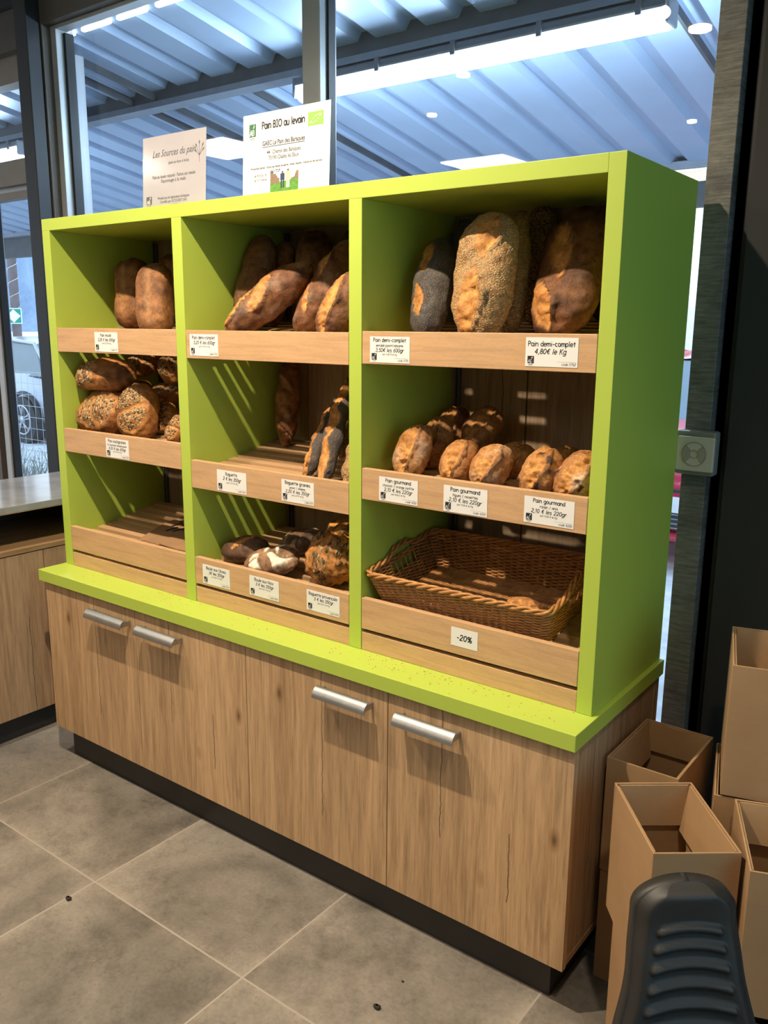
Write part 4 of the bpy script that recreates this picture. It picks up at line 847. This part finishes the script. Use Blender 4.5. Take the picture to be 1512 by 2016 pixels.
m = MB(); q0, q1 = perim(0.002, 0, NST), perim(HB, 0, NST)
for a, b_ in zip(q0, q1): m.tube([a, b_], .0024, 5)
m.build('stakes', M['wicker'], bk, True, True)
m = MB(); base = perim(HB, 0, 280)
for ph in range(3):
    pts = []
    for i, p in enumerate(base):
        t = i / 280 * 2 * math.pi * 17 + ph * 2.094; q = Vector((p[0], p[1], 0)).normalized()
        bump_ = .020 * math.exp(-(p[1] / .05) ** 4) if abs(p[0]) > WX - .04 else 0
        pts.append((p[0] + q.x * .0055 * math.cos(t), p[1] + q.y * .0055 * math.cos(t), HB + .002 + .005 * math.sin(t) + bump_))
    m.tube(pts, .0042, 6, True)
m.build('braided_rim', M['wicker'], bk, True, True)
m = MB(); a, b_ = WX - IN - .004, WY - IN - .004
for k in range(64):
    y = -b_ + 2 * b_ * k / 63; pts = [(-a + 2 * a * i / 90, y, .004 + .0022 * math.sin(i * math.pi / 4.5 + math.pi * (k % 2))) for i in range(91)]
    m.tube(pts, .0030, 5)
for k in range(20): x = -a + 2 * a * (k + .5) / 20; m.tube([(x, -b_, .004), (x, b_, .004)], .0022, 5)
m.build('woven_base', M['wicker'], bk, True, True)
# ------------------------------------------------------------------ left hand counter
lc = thing('side_counter', 'low oak counter with a grey worktop and open shelf gap left of the green unit', 'counter', (-.45, -.4, 0))
MB().box(-.715, -.175, -1.9, .555, .875, .900, .002).build('worktop', M['worktop'], lc)
MB().box(-.716, -.1745, -1.9, .556, .873, .8755).build('worktop_edge', M['oaky'], lc)
MB().box(-.70, -.19, -1.9, .53, .095, .720).build('cupboard', M['oakleft'], lc)
for a, b_ in ((-1.9, -1.21), (-1.207, -.61), (-.607, .128), (.131, .53)): MB().box(-.19, -.178, a, b_, .097, .716, .001).build('front_panel', M['oakleft'], lc)
MB().box(-.705, -.1755, -1.9, .545, .720, .738, .001).build('shelf_board', M['oaky'], lc)
MB().box(-.705, -.66, -1.9, .53, .738, .873).box(-.66, -.20, .50, .53, .738, .873).build('back_board', M['kick'], lc)
MB().box(-.66, -.215, -1.88, .53, 0, .095).build('plinth', M['kick'], lc)
# ------------------------------------------------------------------ cardboard boxes
def carton(label, x, y, z, deg, w=.165, d=.25, h=.29, flap=.085, seed=0):
    rnd = random.Random(seed); t = .004
    root = thing('cardboard_box', label, 'box', mat=Matrix.Translation((x, y, z)) @ Matrix.Rotation(R(deg), 4, 'Z'), group='open cardboard boxes stacked beside the cabinet')
    a, b_ = w / 2, d / 2
    MB().box(-a, a, -b_, -b_ + t, 0, h, .001).box(-a, a, b_ - t, b_, 0, h, .001).box(-a, -a + t, -b_ + t, b_ - t, 0, h, .001).box(a - t, a, -b_ + t, b_ - t, 0, h, .001).build('box_wall', M['cardboard'], root, local=True)
    MB().box(-a + t, a - t, -b_ + t, b_ - t, .001, .005).build('box_bottom', M['cardboard'], root, local=True)
    for k in range(4):
        m = MB(); f = flap * rnd.uniform(.85, 1.1); lean = rnd.uniform(.004, .018); zt = h - .003
        if k < 2:
            sg = 1 if k else -1; y0 = sg * (b_ - t - .001); y1 = sg * (b_ - t - .001 - lean); e = a - t - .006
            P = [(-e, y0, zt), (e, y0, zt), (e * .97, y1, zt - f), (-e * .98, y1, zt - f)]; th = (0, -sg * .003, 0)
        else:
            sg = 1 if k == 3 else -1; x0 = sg * (a - t - .001); x1 = sg * (a - t - .001 - lean); e = b_ - t - .006
            P = [(x0, -e, zt), (x0, e, zt), (x1, e * .98, zt - f), (x1, -e * .96, zt - f)]; th = (-sg * .003, 0, 0)
        m.poly(P, th); m.build('inner_flap', M['cardboard'], root, local=True)
    return root
carton('lower cardboard box on the floor right against the oak cabinet side', 2.114, .302, 0, 0, seed=1)
carton('upper open cardboard box beside the oak cabinet, on another box behind the front stack', 2.112, .302, .291, -.3, seed=2)
carton('lower box of the front stack, standing on the floor behind the black chair back', 2.262, -.006, 0, 38.3, seed=3)
carton('large open box topping the front stack, turned askew, behind the black chair back', 2.243, -.004, .306, 38.3, h=.296, flap=.095, seed=4)
carton('bottom box of the tall stack in the corner, standing on the floor', 2.330, .300, 0, 15, seed=5)
carton('middle box of the tall corner stack, its rim showing under the topmost box', 2.322, .300, .293, 15, seed=6)
carton('topmost open box of the tall corner stack against the dark wall', 2.332, .301, .587, 15.5, seed=7)
carton('floor box of the right front stack, at the picture edge', 2.446, .048, 0, 21, seed=8)
carton('open box on top of the right front stack, at the picture edge', 2.4425, .0513, .303, 20.9, h=.297, flap=.09, seed=9)
# ------------------------------------------------------------------ black moulded chair
ch = thing('work_chair', 'black moulded plastic chair with ridged backrest in front of the cardboard boxes', 'chair',
           mat=Matrix.Translation((2.372, -.33, 0)) @ Matrix.Rotation(R(40), 4, 'Z'))
NVV, NUU = 110, 90; hgt = .36; zt = .688
def halfw(s):   # s: distance down from the top edge
    b = .083 + .008 * sstep(.05, .14, s) + .040 * sstep(.12, .34, s)
    return b * (max(0., 1 - ((.055 - s) / .055) ** 2.4)) ** .5 if s < .055 else b
def backpt(i, j, off):
    s = hgt * (i / NVV) ** 1.6; u = -1 + 2 * j / NUU; hw = max(.004, halfw(s)); x = u * hw
    y = -.18 * s - 1.6 * max(0, s - .22) ** 2
    e = max(0, min(hw * (1 - abs(u)), s * 1.3) ); y += .022 * math.exp(-(e / .011) ** 2) - .016 * u * u * sstep(.02, .2, s) - .010 * math.exp(-(s / .05) ** 2)
    r = 0
    for k in range(7):
        sc = .066 + .0285 * k + .0008 * k * k; xl = .046 + .0055 * k
        dd = math.hypot(max(0, abs(x) - xl), s - sc - .006 * (x / xl) ** 2); r = max(r, math.exp(-(dd / .0068) ** 4))
    return (x, y - .008 * r + off, zt - s * .965)
m = MB(); F = [[backpt(i, j, 0) for j in range(NUU + 1)] for i in range(NVV + 1)]; Bk = [[(p[0], p[1] + .022, p[2]) for p in row] for row in F]
m.grid([f + b_[::-1] for f, b_ in zip(F, Bk)], True)
m.build('backrest', M['rub'], ch, True, True)
m = MB()
S = []
for i in range(25):
    t = i / 24; row = []
    for j in range(33):
        u = -1 + 2 * j / 32; hw = .16 * (1 - .35 * t ** 3) * (1 if t < .9 else math.sqrt(max(.02, 1 - ((t - .9) / .1) ** 2)) ** .5)
        row.append((u * hw, -.10 - .36 * t, .345 + .03 * u * u - .02 * math.sin(math.pi * t)))
    S.append(row)
S2 = [[(p[0], p[1], p[2] - .028) for p in row] for row in S]
m.grid([f + b_[::-1] for f, b_ in zip(S, S2)], True); m.build('seat', M['rub'], ch, True, True)
MB().tube([(0, -.27, .33), (0, -.27, .08)], .02, 16).build('column', M['steel'], ch, True, True)
MB().tube([(0, .0, .36), (0, -.05, .315), (0, -.20, .310)], .016, 10).build('back_bracket', M['blackp'], ch, True, True)
for k in range(5):
    a = R(72 * k + 20); MB().tube([(0, -.27, .085), (.20 * math.cos(a), -.27 + .20 * math.sin(a), .045)], [.02, .013], 10).build('leg', M['blackp'], ch, True, True)
    MB().cyl((.20 * math.cos(a), -.27 + .20 * math.sin(a), .022), (math.sin(a), -math.cos(a), 0), .022, .02, 16).build('castor', M['blackp'], ch, True, True)
# ------------------------------------------------------------------ crumbs
def crumbs(name, label, pts, mat, smin, smax, seed):
    rnd = random.Random(seed); m = MB()
    for x, y, z in pts:
        s = rnd.uniform(smin, smax); ax, ay = rnd.uniform(.6, 1.5), rnd.uniform(.6, 1.5)
        q = [m.bm.verts.new((x + s * ax * dx, y + s * ay * dy, z + s * dz)) for dx, dy, dz in ((1, 0, .4), (0, 1, .35), (-1, 0, .45), (0, -1, .3), (.1, 0, 1), (0, .1, 0))]
        for a, b_ in ((0, 1), (1, 2), (2, 3), (3, 0)): m.bm.faces.new((q[a], q[b_], q[4])); m.bm.faces.new((q[b_], q[a], q[5]))
    return tag(m.build(name, mat), label, 'crumbs', kind='stuff')
rnd = random.Random(5); pts = []
for x0, x1, n in ((.12, .3, 8), (.55, .75, 34), (.9, 1.25, 20), (1.3, 1.75, 95), (1.75, 1.98, 25)):
    for _ in range(n): pts.append((rnd.uniform(x0, x1), .012 + .088 * rnd.random() ** .7, .7024))
crumbs('crumbs', 'tiny bread crumbs scattered along the green worktop', pts, M['crumb'], .0009, .0023, 1)
pts = []
for _ in range(90): pts.append((rnd.uniform(.1, 1.9), rnd.uniform(-.62, .0), 0))
crumbs('crumbs', 'pale bread crumbs scattered over the floor tiles', pts, M['crumb'], .0008, .0026, 2)
for x, y, lab in FLOORBITS:
    m = MB(); s = .0028 if 'tiny' in lab else .0075
    m.grid([[(x + s * 1.35 * math.sin(math.pi * i / 8) * math.cos(t_ * .7854), y + s * math.sin(math.pi * i / 8) * math.sin(t_ * .7854) * (1 + .2 * math.sin(t_ * 2)), s * .6 - s * .6 * math.cos(math.pi * i / 8)) for t_ in range(8)] for i in range(1, 8)], True)
    bmesh.ops.contextual_create(m.bm, geom=[])
    tag(m.build('dark_crumb', M['darkcrumb'], smooth=True), lab, 'crumb')
# ------------------------------------------------------------------ outside: canopy
def dz(y): return 2.80 - .173 * (y - .8)
cp = thing('canopy_roof', 'corrugated steel canopy sloping away above the windows', 'canopy', (-2., 2., 0))
m = MB(); pitch = .2455; prof = []; x = -9.05
while x < 4.2:
    for a, b_ in ((0, 0), (.150, 0), (.172, .034), (.222, .034)): prof.append((x + a, b_))
    for a in (.05, .10): pass
    x += pitch
m.grid([[(px + .0909 - .245, y, dz(y) + h_) for px, h_ in prof] for y in (.83, 2.0, 3.25)])
m.build('deck', M['deck'], cp)
MB().box(-9, 4.2, 1.44, 1.45, 2.640, 2.752).box(-9, 4.2, 1.45, 1.456, 2.635, 2.70).build('beam', M['beam'], cp)
MB().box(-9, 4.2, 1.432, 1.52, 2.612, 2.640).build('beam_flange', M['beamlight'], cp)
MB().box(-9, 4.2, 3.25, 3.33, 2.18, 2.42).build('edge_beam', M['beam'], cp)
MB().box(-9, 4.2, 3.16, 3.25, 2.36, 2.40).build('gutter', M['beamlight'], cp)
MB().box(-9, 4.2, .80, .84, 2.79, 2.95).build('wall_flashing', M['beam'], cp)
MB().box(-1.052, -.968, .90, .99, -.15, 2.735, .003).build('post', M['alulight'], cp)
m = MB()
for x in (-1.04, -1.218, -.466, 1.526):
    ya = .85 if x < -1 or x > 1 else 1.53
    m.hexa([(x, ya, dz(ya) - .045), (x + .013, ya, dz(ya) - .045), (x + .013, 3.2, dz(3.2) - .045), (x, 3.2, dz(3.2) - .045), (x, ya, dz(ya) - .012), (x + .013, ya, dz(ya) - .012), (x + .013, 3.2, dz(3.2) - .012), (x, 3.2, dz(3.2) - .012)])
m.build('rafter', M['beam'], cp)
def tubelight(x0, x1, label):
    t = thing('tube_light', label, 'tube light', ((x0 + x1) / 2, 1.45, 2.5), 'fluorescent tube lights under the canopy')
    MB().box(x0, x1, 1.405, 1.495, 2.562, 2.596, .010).build('body', M['tubebody'], t)
    m = MB(); sec = [(1.407, 2.563), (1.412, 2.528), (1.428, 2.508), (1.45, 2.502), (1.472, 2.508), (1.488, 2.528), (1.493, 2.563)]
    vs = m.grid([[(x, y, z) for y, z in sec] for x in (x0 + .012, x1 - .012)], True)
    for v in vs: m.bm.faces.new(v)
    m.build('diffuser', M['tube'], t)
    for k in range(5):
        x = x0 + .10 + (x1 - x0 - .2) * k / 4
        MB().box(x - .011, x + .011, 1.399, 1.501, 2.552, 2.604, .003).build('clip', M['tubebody'], t)
    for x in (x0 + .2, x1 - .55, x1 - .12): MB().tube([(x, 1.45, 2.60), (x + .005, 1.45, 2.615), (x - .03, 1.46, 2.625)], .006, 6).build('hanger', M['blackp'], t)
    MB().tube([(x0 + .03, 1.45, 2.606), (x1 - .05, 1.45, 2.606)], .011, 8).build('conduit', M['beam'], t)
    MB().box(x1 - .014, x1 + .004, 1.403, 1.497, 2.515, 2.597, .008).build('end_cap', M['alulight'], t)
    MB().box(x0 - .004, x0 + .014, 1.403, 1.497, 2.515, 2.597, .008).build('end_cap', M['tubebody'], t)
    return t
tubelight(-.06, 1.590, 'long bright fluorescent tube under the canopy beam behind the right window')
tubelight(-3.95, -2.262, 'bright fluorescent tube seen through the narrow left window')
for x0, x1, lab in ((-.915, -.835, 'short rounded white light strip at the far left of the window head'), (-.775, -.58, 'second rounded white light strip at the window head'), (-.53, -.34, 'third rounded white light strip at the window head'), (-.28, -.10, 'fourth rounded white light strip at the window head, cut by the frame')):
    m = MB().box(x0, x1, .845, .87, 2.768, 2.787, .009); tag(m.build('light_strip', M['strip']), lab, 'light', 'white light strips at the window head')  # added emissive strips standing for bright sky seen through the deck gaps
# outside ground, bank, hill
structure('ground', MB().box(-60, 40, .80, 60, -.25, -.15), M['asphalt'])
m = MB(); m.grid([[(-10 - 2.2 * i * .87 - q * .5 * 4, -1 + 2.2 * i * .5 + 6.5 - q * 4 * .87 + 10, -.149 + 1.25 * sstep(0, 5, i)) for q in range(0, 11)] for i in range(0, 14)])
structure('terrain_bank', m, M['bank'])
m = MB(); P = []
for i in range(121):
    a = R(18 + 70 * i / 120); x, y = -math.sin(a) * 75, math.cos(a) * 75 - 3; top = 8.4 + 2.2 * mnoise.noise(Vector((i * .11, 2, 0))) + .9 * mnoise.noise(Vector((i * .6, 5, 0)))
    P.append([(x, y, -1 + (top + 1) * j / 8) for j in range(9)])
m.grid(P); structure('hill', m, M['hill'])
# wooden pole with square sign
px, py, pz = POLE
po = thing('utility_pole', 'weathered wooden pole wrapped with wire beyond the silver car', 'pole', (px, py, pz))
MB().tube([(px, py, pz), (px, py, pz + 7)], .115, 14).build('shaft', M['pole'], po, True)
m = MB(); rr = .12
m.tube([(px + rr * math.cos(t * .5), py + rr * math.sin(t * .5), pz + .9 + t * .028) for t in range(0, 190)], .010, 5); m.build('wire_wrap', M['wire'], po)
qx, qy, qz = SIGN
sg = thing('square_sign', 'small square green sign with a white diamond in front of the wooden pole', 'sign', mat=Matrix.Translation((qx, qy, qz)) @ Matrix.Rotation(R(55), 4, 'Z'))
MB().box(-.17, .17, -.006, .006, -.17, .17).build('panel', M['white'], sg, local=True)
MB().box(-.15, .15, -.009, -.0065, -.15, .15).build('green_field', M['teal'], sg, local=True)
m = MB(); m.poly([((.145 if k % 2 == 0 else .10) * math.cos(R(45 * k)), -.0105, (.145 if k % 2 == 0 else .10) * math.sin(R(45 * k))) for k in range(8)], (0, .001, 0)); m.build('white_diamond', M['white'], sg, local=True)
# ------------------------------------------------------------------ vehicles
def car(label, mat, loc, deg, paint, name='parked_car', plate=None):
    root = thing(name, label, 'car', mat=Matrix.Translation(loc) @ Matrix.Rotation(R(deg), 4, 'Z'))
    # local x forward, nose at x=2.05
    st = [(-2.0, .55, .92, .70), (-1.9, .30, 1.0, .80), (-1.3, .24, 1.02, .86), (0, .22, 1.0, .87), (.85, .24, .98, .86), (1.35, .26, .93, .85), (1.75, .27, .84, .80), (1.95, .28, .74, .70), (2.05, .32, .62, .58)]
    m = MB(); rows = []
    for x, z0, z1, hw in st:
        rows.append([(x, -hw * .9, z0), (x, -hw, z0 + .12), (x, -hw, z0 + (z1 - z0) * .65), (x, -hw * .93, z1 - .03), (x, -hw * .6, z1), (x, 0, z1 + .02), (x, hw * .6, z1), (x, hw * .93, z1 - .03), (x, hw, z0 + (z1 - z0) * .65), (x, hw, z0 + .12), (x, hw * .9, z0)])
    vs = m.grid(rows, True); m.bm.faces.new(vs[0]); m.bm.faces.new(vs[-1]); m.build('body', paint, root, True, True)
    cab = [(-1.75, .98, .70), (-1.25, 1.40, .60), (-.3, 1.47, .61), (.25, 1.42, .60), (1.0, .97, .72)]
    m = MB(); P = [[(x, -w_, z) if k == 0 else ((x, -w_ * .5, z + .025) if k == 1 else ((x, w_ * .5, z + .025) if k == 2 else (x, w_, z))) for k in range(4)] for x, z, w_ in cab[1:4]]
    m.grid(P); m.build('roof', paint, root, True, True)
    m = MB(); 
    P0, P1 = cab[3], cab[4]; m.poly([(P0[0], -P0[2], P0[1]), (P0[0], P0[2], P0[1]), (P1[0], P1[2], P1[1]), (P1[0], -P1[2], P1[1])]); m.build('windscreen', M['carglass'], root, local=True)
    m = MB(); P0, P1 = cab[1], cab[0]; m.poly([(P0[0], -P0[2], P0[1]), (P0[0], P0[2], P0[1]), (P1[0], P1[2], P1[1]), (P1[0], -P1[2], P1[1])]); m.build('rear_window', M['carglass'], root, local=True)
    for sgn in (-1, 1):
        m = MB(); m.poly([(x, sgn * w_, z) for x, z, w_ in cab] + [(.9, sgn * .82, .95), (-1.7, sgn * .80, .96)]); m.build('side_window', M['carglass'], root, local=True)
        m = MB(); m.tube([(1.0, sgn * .73, .97), (.25, sgn * .605, 1.42), (-.3, sgn * .615, 1.475), (-1.25, sgn * .605, 1.405), (-1.75, sgn * .71, .98)], .028, 6); m.tube([(-.35, sgn * .8, .97), (-.35, sgn * .615, 1.46)], .025, 6); m.build('pillar', paint, root, local=True)
        MB().box(.62, .78, sgn * .86 - .09, sgn * .86 + .09, .92, 1.04, .02).build('mirror', paint, root, local=True)
        m = MB(); m.hexa([(1.62, sgn * .80, .66), (1.97, sgn * .60, .60), (1.99, sgn * .40, .60), (1.80, sgn * .42, .70), (1.60, sgn * .82, .76), (1.94, sgn * .62, .71), (1.96, sgn * .42, .70), (1.78, sgn * .44, .78)]); m.build('headlamp', M['headlamp'], root, local=True)
        for x in (1.28, -1.28):
            wv = MB(); y = sgn * .80
            wv.cyl((x, y, .335), (0, 1, 0), .335, .20, 40); wh = wv.build('wheel', M['tyre'], root, True, True); md = wh.modifiers.new('e', 'EDGE_SPLIT'); md.split_angle = R(40)
            MB().tube([(x + .205 * math.cos(R(10 * k)), y + sgn * .102, .335 + .205 * math.sin(R(10 * k))) for k in range(36)], .014, 6, True).build('rim', M['alloy'], wh, True, True)
            sp = MB()
            for k in range(5):
                for dlt in (-7, 7): a = R(72 * k + dlt + 18); a2 = R(72 * k + dlt * 1.3 + 18); sp.tube([(x + .05 * math.cos(a), y + sgn * .105, .335 + .05 * math.sin(a)), (x + .20 * math.cos(a2), y + sgn * .105, .335 + .20 * math.sin(a2))], .011, 6)
            sp.cyl((x, y + sgn * .10, .335), (0, 1, 0), .055, .03, 16); sp.build('spokes', M['alloy'], wh, True, True)
            MB().tube([(x + .385 * math.cos(R(8 * k - 8)), sgn * .862, .335 + .385 * math.sin(R(8 * k - 8))) for k in range(25)], .03, 6).build('wheel_arch', M['blackp'], root, True, True)
    MB().box(1.93, 2.062, -.50, .50, .315, .455, .02).build('grille', M['blackp'], root, local=True)
    m = MB()
    for k in range(4): m.box(2.058, 2.068, -.48, .48, .325 + .032 * k, .333 + .032 * k)
    m.build('grille_bars', M['beamlight'], root, local=True)
    MB().box(1.86, 2.05, -.68, .68, .225, .285, .02).build('front_lip', paint, root, local=True)
    MB().box(1.90, 2.055, -.55, .55, .575, .605, .01).build('bonnet_gap', M['blackp'], root, local=True)
    pl_ = MB().box(2.058, 2.075, -.26, .26, .44, .55).build('number_plate', M['vanwhite'], root, local=True)
    MB().box(2.0752, 2.0765, .0, .075, .44, .55).build('plate_band', M['blue'], pl_, local=True)
    if plate:
        mt = MB(); mt.keepn = True; fr = (Vector((2.0766, .0, .44)), Vector((0, 1, 0)), Vector((0, 0, 1)), Vector((1, 0, 0)))
        write(mt, plate, fr, .0375, .03, .05, .06, 0, 2.2); mt.build('plate_writing', M['white'], pl_, local=True)
    return root
car('silver car parked in profile behind the wire fence, seen through the left window', None, (-10.09, 5.98, -.15), 180, M['silver'])
car('red car facing the shop, seen in the gap beside the green unit', None, (.66, 6.35, -.15), -90, M['red'], plate='8')
vn = thing('white_van', 'white van parked beyond the red car', 'van', (.0, 12.4, -.15))
MB().box(-2.4, 2.6, 11.4, 13.4, .25, 1.93, .08).build('body', M['vanwhite'], vn)
MB().box(-2.42, 2.62, 11.38, 13.42, .98, 1.17, .01).build('window_band', M['silver'], vn)
MB().box(-2.3, 2.5, 11.36, 11.40, .60, .97, .01).build('side_window', M['carglass'], vn)
for x in (-1.6, 1.7): MB().cyl((x, 11.5, .19), (0, 1, 0), .34, .22, 28).build('wheel', M['tyre'], vn, True)
# tree beyond the gap
tr = thing('bare_tree', 'thin branched tree with a few yellow leaves beyond the white van', 'tree', (-2.55, 17, -.15))
rnd = random.Random(3); tb = MB(); tl = MB()
def branch(p, d, l, r, dep):
    q = p + d * l; tb.tube([p, p + d * l * .5 + Vector((rnd.uniform(-1, 1), rnd.uniform(-1, 1), rnd.uniform(-1, 1))) * l * .04, q], [r, r * .85, r * .65], 5)
    if dep == 0 or l < .25:
        for _ in range(7):
            c = q + Vector((rnd.uniform(-1, 1), rnd.uniform(-1, 1), rnd.uniform(-1, 1))) * .35; s = rnd.uniform(.03, .07)
            a = Vector((rnd.uniform(-1, 1), rnd.uniform(-1, 1), rnd.uniform(-1, 1))).normalized(); b_ = a.orthogonal().normalized()
            tl.bm.faces.new([tl.bm.verts.new(c + a * s), tl.bm.verts.new(c + b_ * s * .6), tl.bm.verts.new(c - a * s), tl.bm.verts.new(c - b_ * s * .6)])
        return
    for _ in range(rnd.choice((2, 3, 3))):
        nd = (d + Vector((rnd.uniform(-1, 1), rnd.uniform(-1, 1), rnd.uniform(-.45, .8))) * .75).normalized(); branch(q, nd, l * rnd.uniform(.62, .86), r * .62, dep - 1)
branch(Vector((-2.55, 17, -.15)), Vector((0, 0, 1)), 1.7, .13, 6)
tb.build('branches', M['twig'], tr); tl.build('leaves', M['leaf'], tr)
# wire fence and dry grass outside the left window
fe = thing('wire_fence', 'thin wire mesh fence in front of the silver car', 'fence', (-6.2, 3.9, -.15))
m = MB()
for k in range(9): m.tube([(-9.5, 3.9, -.05 + .13 * k), (-3.2, 3.9, -.05 + .13 * k)], .0035, 4)
for k in range(50): x = -9.5 + .126 * k; m.tube([(x, 3.9, -.1), (x, 3.9, 1.0)], .0022, 4)
m.build('mesh', M['wire'], fe)
for x in (-9.4, -3.3): MB().tube([(x, 3.9, -.15), (x, 3.9, 1.1)], .025, 8).build('post', M['wire'], fe)
m = MB(); rnd = random.Random(8)
for _ in range(5200):
    x = rnd.uniform(-8.6, -3.0); y = rnd.uniform(1.2, 3.55); h_ = rnd.uniform(.12, .42); a = rnd.uniform(0, 6.28); dx, dy = math.cos(a) * .006, math.sin(a) * .006; lx, ly = rnd.uniform(-.2, .2), rnd.uniform(-.2, .2)
    m.bm.faces.new([m.bm.verts.new(q) for q in ((x - dx, y - dy, -.15), (x + dx, y + dy, -.15), (x + lx + dx * .4, y + ly + dy * .4, -.15 + h_), (x + lx - dx * .4, y + ly - dy * .4, -.15 + h_))])
tag(m.build('dry_grass', M['dry']), 'dry pale grass growing outside the left window', 'grass', kind='stuff')
# ------------------------------------------------------------------ ceiling lights of the shop (out of frame, mirrored faintly in the glass)
for (cx, cy) in ((-2.63, -1.87), (-1.25, -3.6), (0, -5.1)):
    m = MB().box(cx - .30, cx + .30, cy - .30, cy + .30, 2.885, 2.899, .003); tag(m.build('ceiling_panel_light', M['panel']), 'square glowing light panel set in the shop ceiling', 'ceiling light', 'ceiling panel lights')
for (cx, cy, rr) in ((1.25, -1.22, .05), (-.03, -1.22, .035), (-.68, -1.88, .03), (.64, -3.02, .03)):
    m = MB(); m.cyl((cx, cy, 2.892), (0, 0, 1), rr, .014, 24); tag(m.build('ceiling_spot', M['spot']), 'small round downlight set in the shop ceiling', 'ceiling light', 'round ceiling downlights')
# ------------------------------------------------------------------ light
def lamp(t, name, loc, e, c, **kw):
    l = bpy.data.lights.new(name, t); l.energy = e; l.color = c
    for k, v in kw.items(): setattr(l, k, v)
    o = bpy.data.objects.new(name, l); COL.objects.link(o); o.location = loc; return o
def aim(o, p): o.rotation_euler = (Vector(p) - o.location).to_track_quat('-Z', 'Y').to_euler()
WARM = (1., .83, .62)
k = lamp('SPOT', 'key_spot', (1.25, -.76, 2.84), 230, WARM, spot_size=R(150), spot_blend=1., shadow_soft_size=.022); aim(k, (1.2, -.45, 0))
k = lamp('SPOT', 'left_spot', (.12, -.76, 2.84), 120, WARM, spot_size=R(150), spot_blend=1., shadow_soft_size=.022); aim(k, (.1, -.45, 0))
k = lamp('SPOT', 'far_left_spot', (-1.1, -.76, 2.84), 70, WARM, spot_size=R(130), spot_blend=1., shadow_soft_size=.03); aim(k, (-1.1, -.9, 0))
k = lamp('SPOT', 'aisle_spot', (2.75, -1.0, 2.84), 70, WARM, spot_size=R(75), spot_blend=.9, shadow_soft_size=.06); aim(k, (2.5, -.3, 0))
k = lamp('SPOT', 'near_spot', (1.0, -2.4, 2.84), 60, WARM, spot_size=R(110), spot_blend=1., shadow_soft_size=.06); aim(k, (1.0, -2.0, 0))
k = lamp('AREA', 'ceiling_glow', (1.8, -2.8, 2.87), 9, (1., .84, .64), shape='RECTANGLE', size=4.0, size_y=3.2)  # added soft ambient fill, no fitting at this spot
k = lamp('AREA', 'side_daylight', (4.9, -1.2, 1.6), 31, (.38, .76, 1.), shape='RECTANGLE', size=2.4, size_y=2.2); k.rotation_euler = (R(90), 0, R(90)); k.data.specular_factor = .15  # added blue fill standing for unseen shop windows; none is built there
for x in (.05, .75, 1.45, -2.6, -3.4): lamp('POINT', 'tube_glow', (x, 1.45, 2.485), 26, (.66, .84, 1.), shadow_soft_size=.03)
W = bpy.data.worlds.new('sky'); SC.world = W; W.use_nodes = True; nt = W.node_tree; bg = nt.nodes['Background']
tc = nt.nodes.new('ShaderNodeTexCoord'); sx = nt.nodes.new('ShaderNodeSeparateXYZ'); L(nt, tc.outputs['Generated'], sx.inputs[0])
L(nt, ramp(nt, sx.outputs[2], [(0., (.66, .82, 1.)), (.25, (.80, .91, 1.)), (1., (.55, .74, 1.))]), bg.inputs['Color']); bg.inputs['Strength'].default_value = 2.6
# ------------------------------------------------------------------ view
SC.view_settings.view_transform = 'Standard'; SC.view_settings.look = 'None'; SC.view_settings.exposure = 0.; SC.view_settings.gamma = 1.
SC.cycles.use_adaptive_sampling = True; SC.cycles.adaptive_threshold = .02; SC.cycles.max_bounces = 7; SC.cycles.diffuse_bounces = 4; SC.cycles.transparent_max_bounces = 12
SC.cycles.use_denoising = True; SC.cycles.sample_clamp_indirect = 4.; SC.cycles.caustics_reflective = False; SC.cycles.caustics_refractive = False
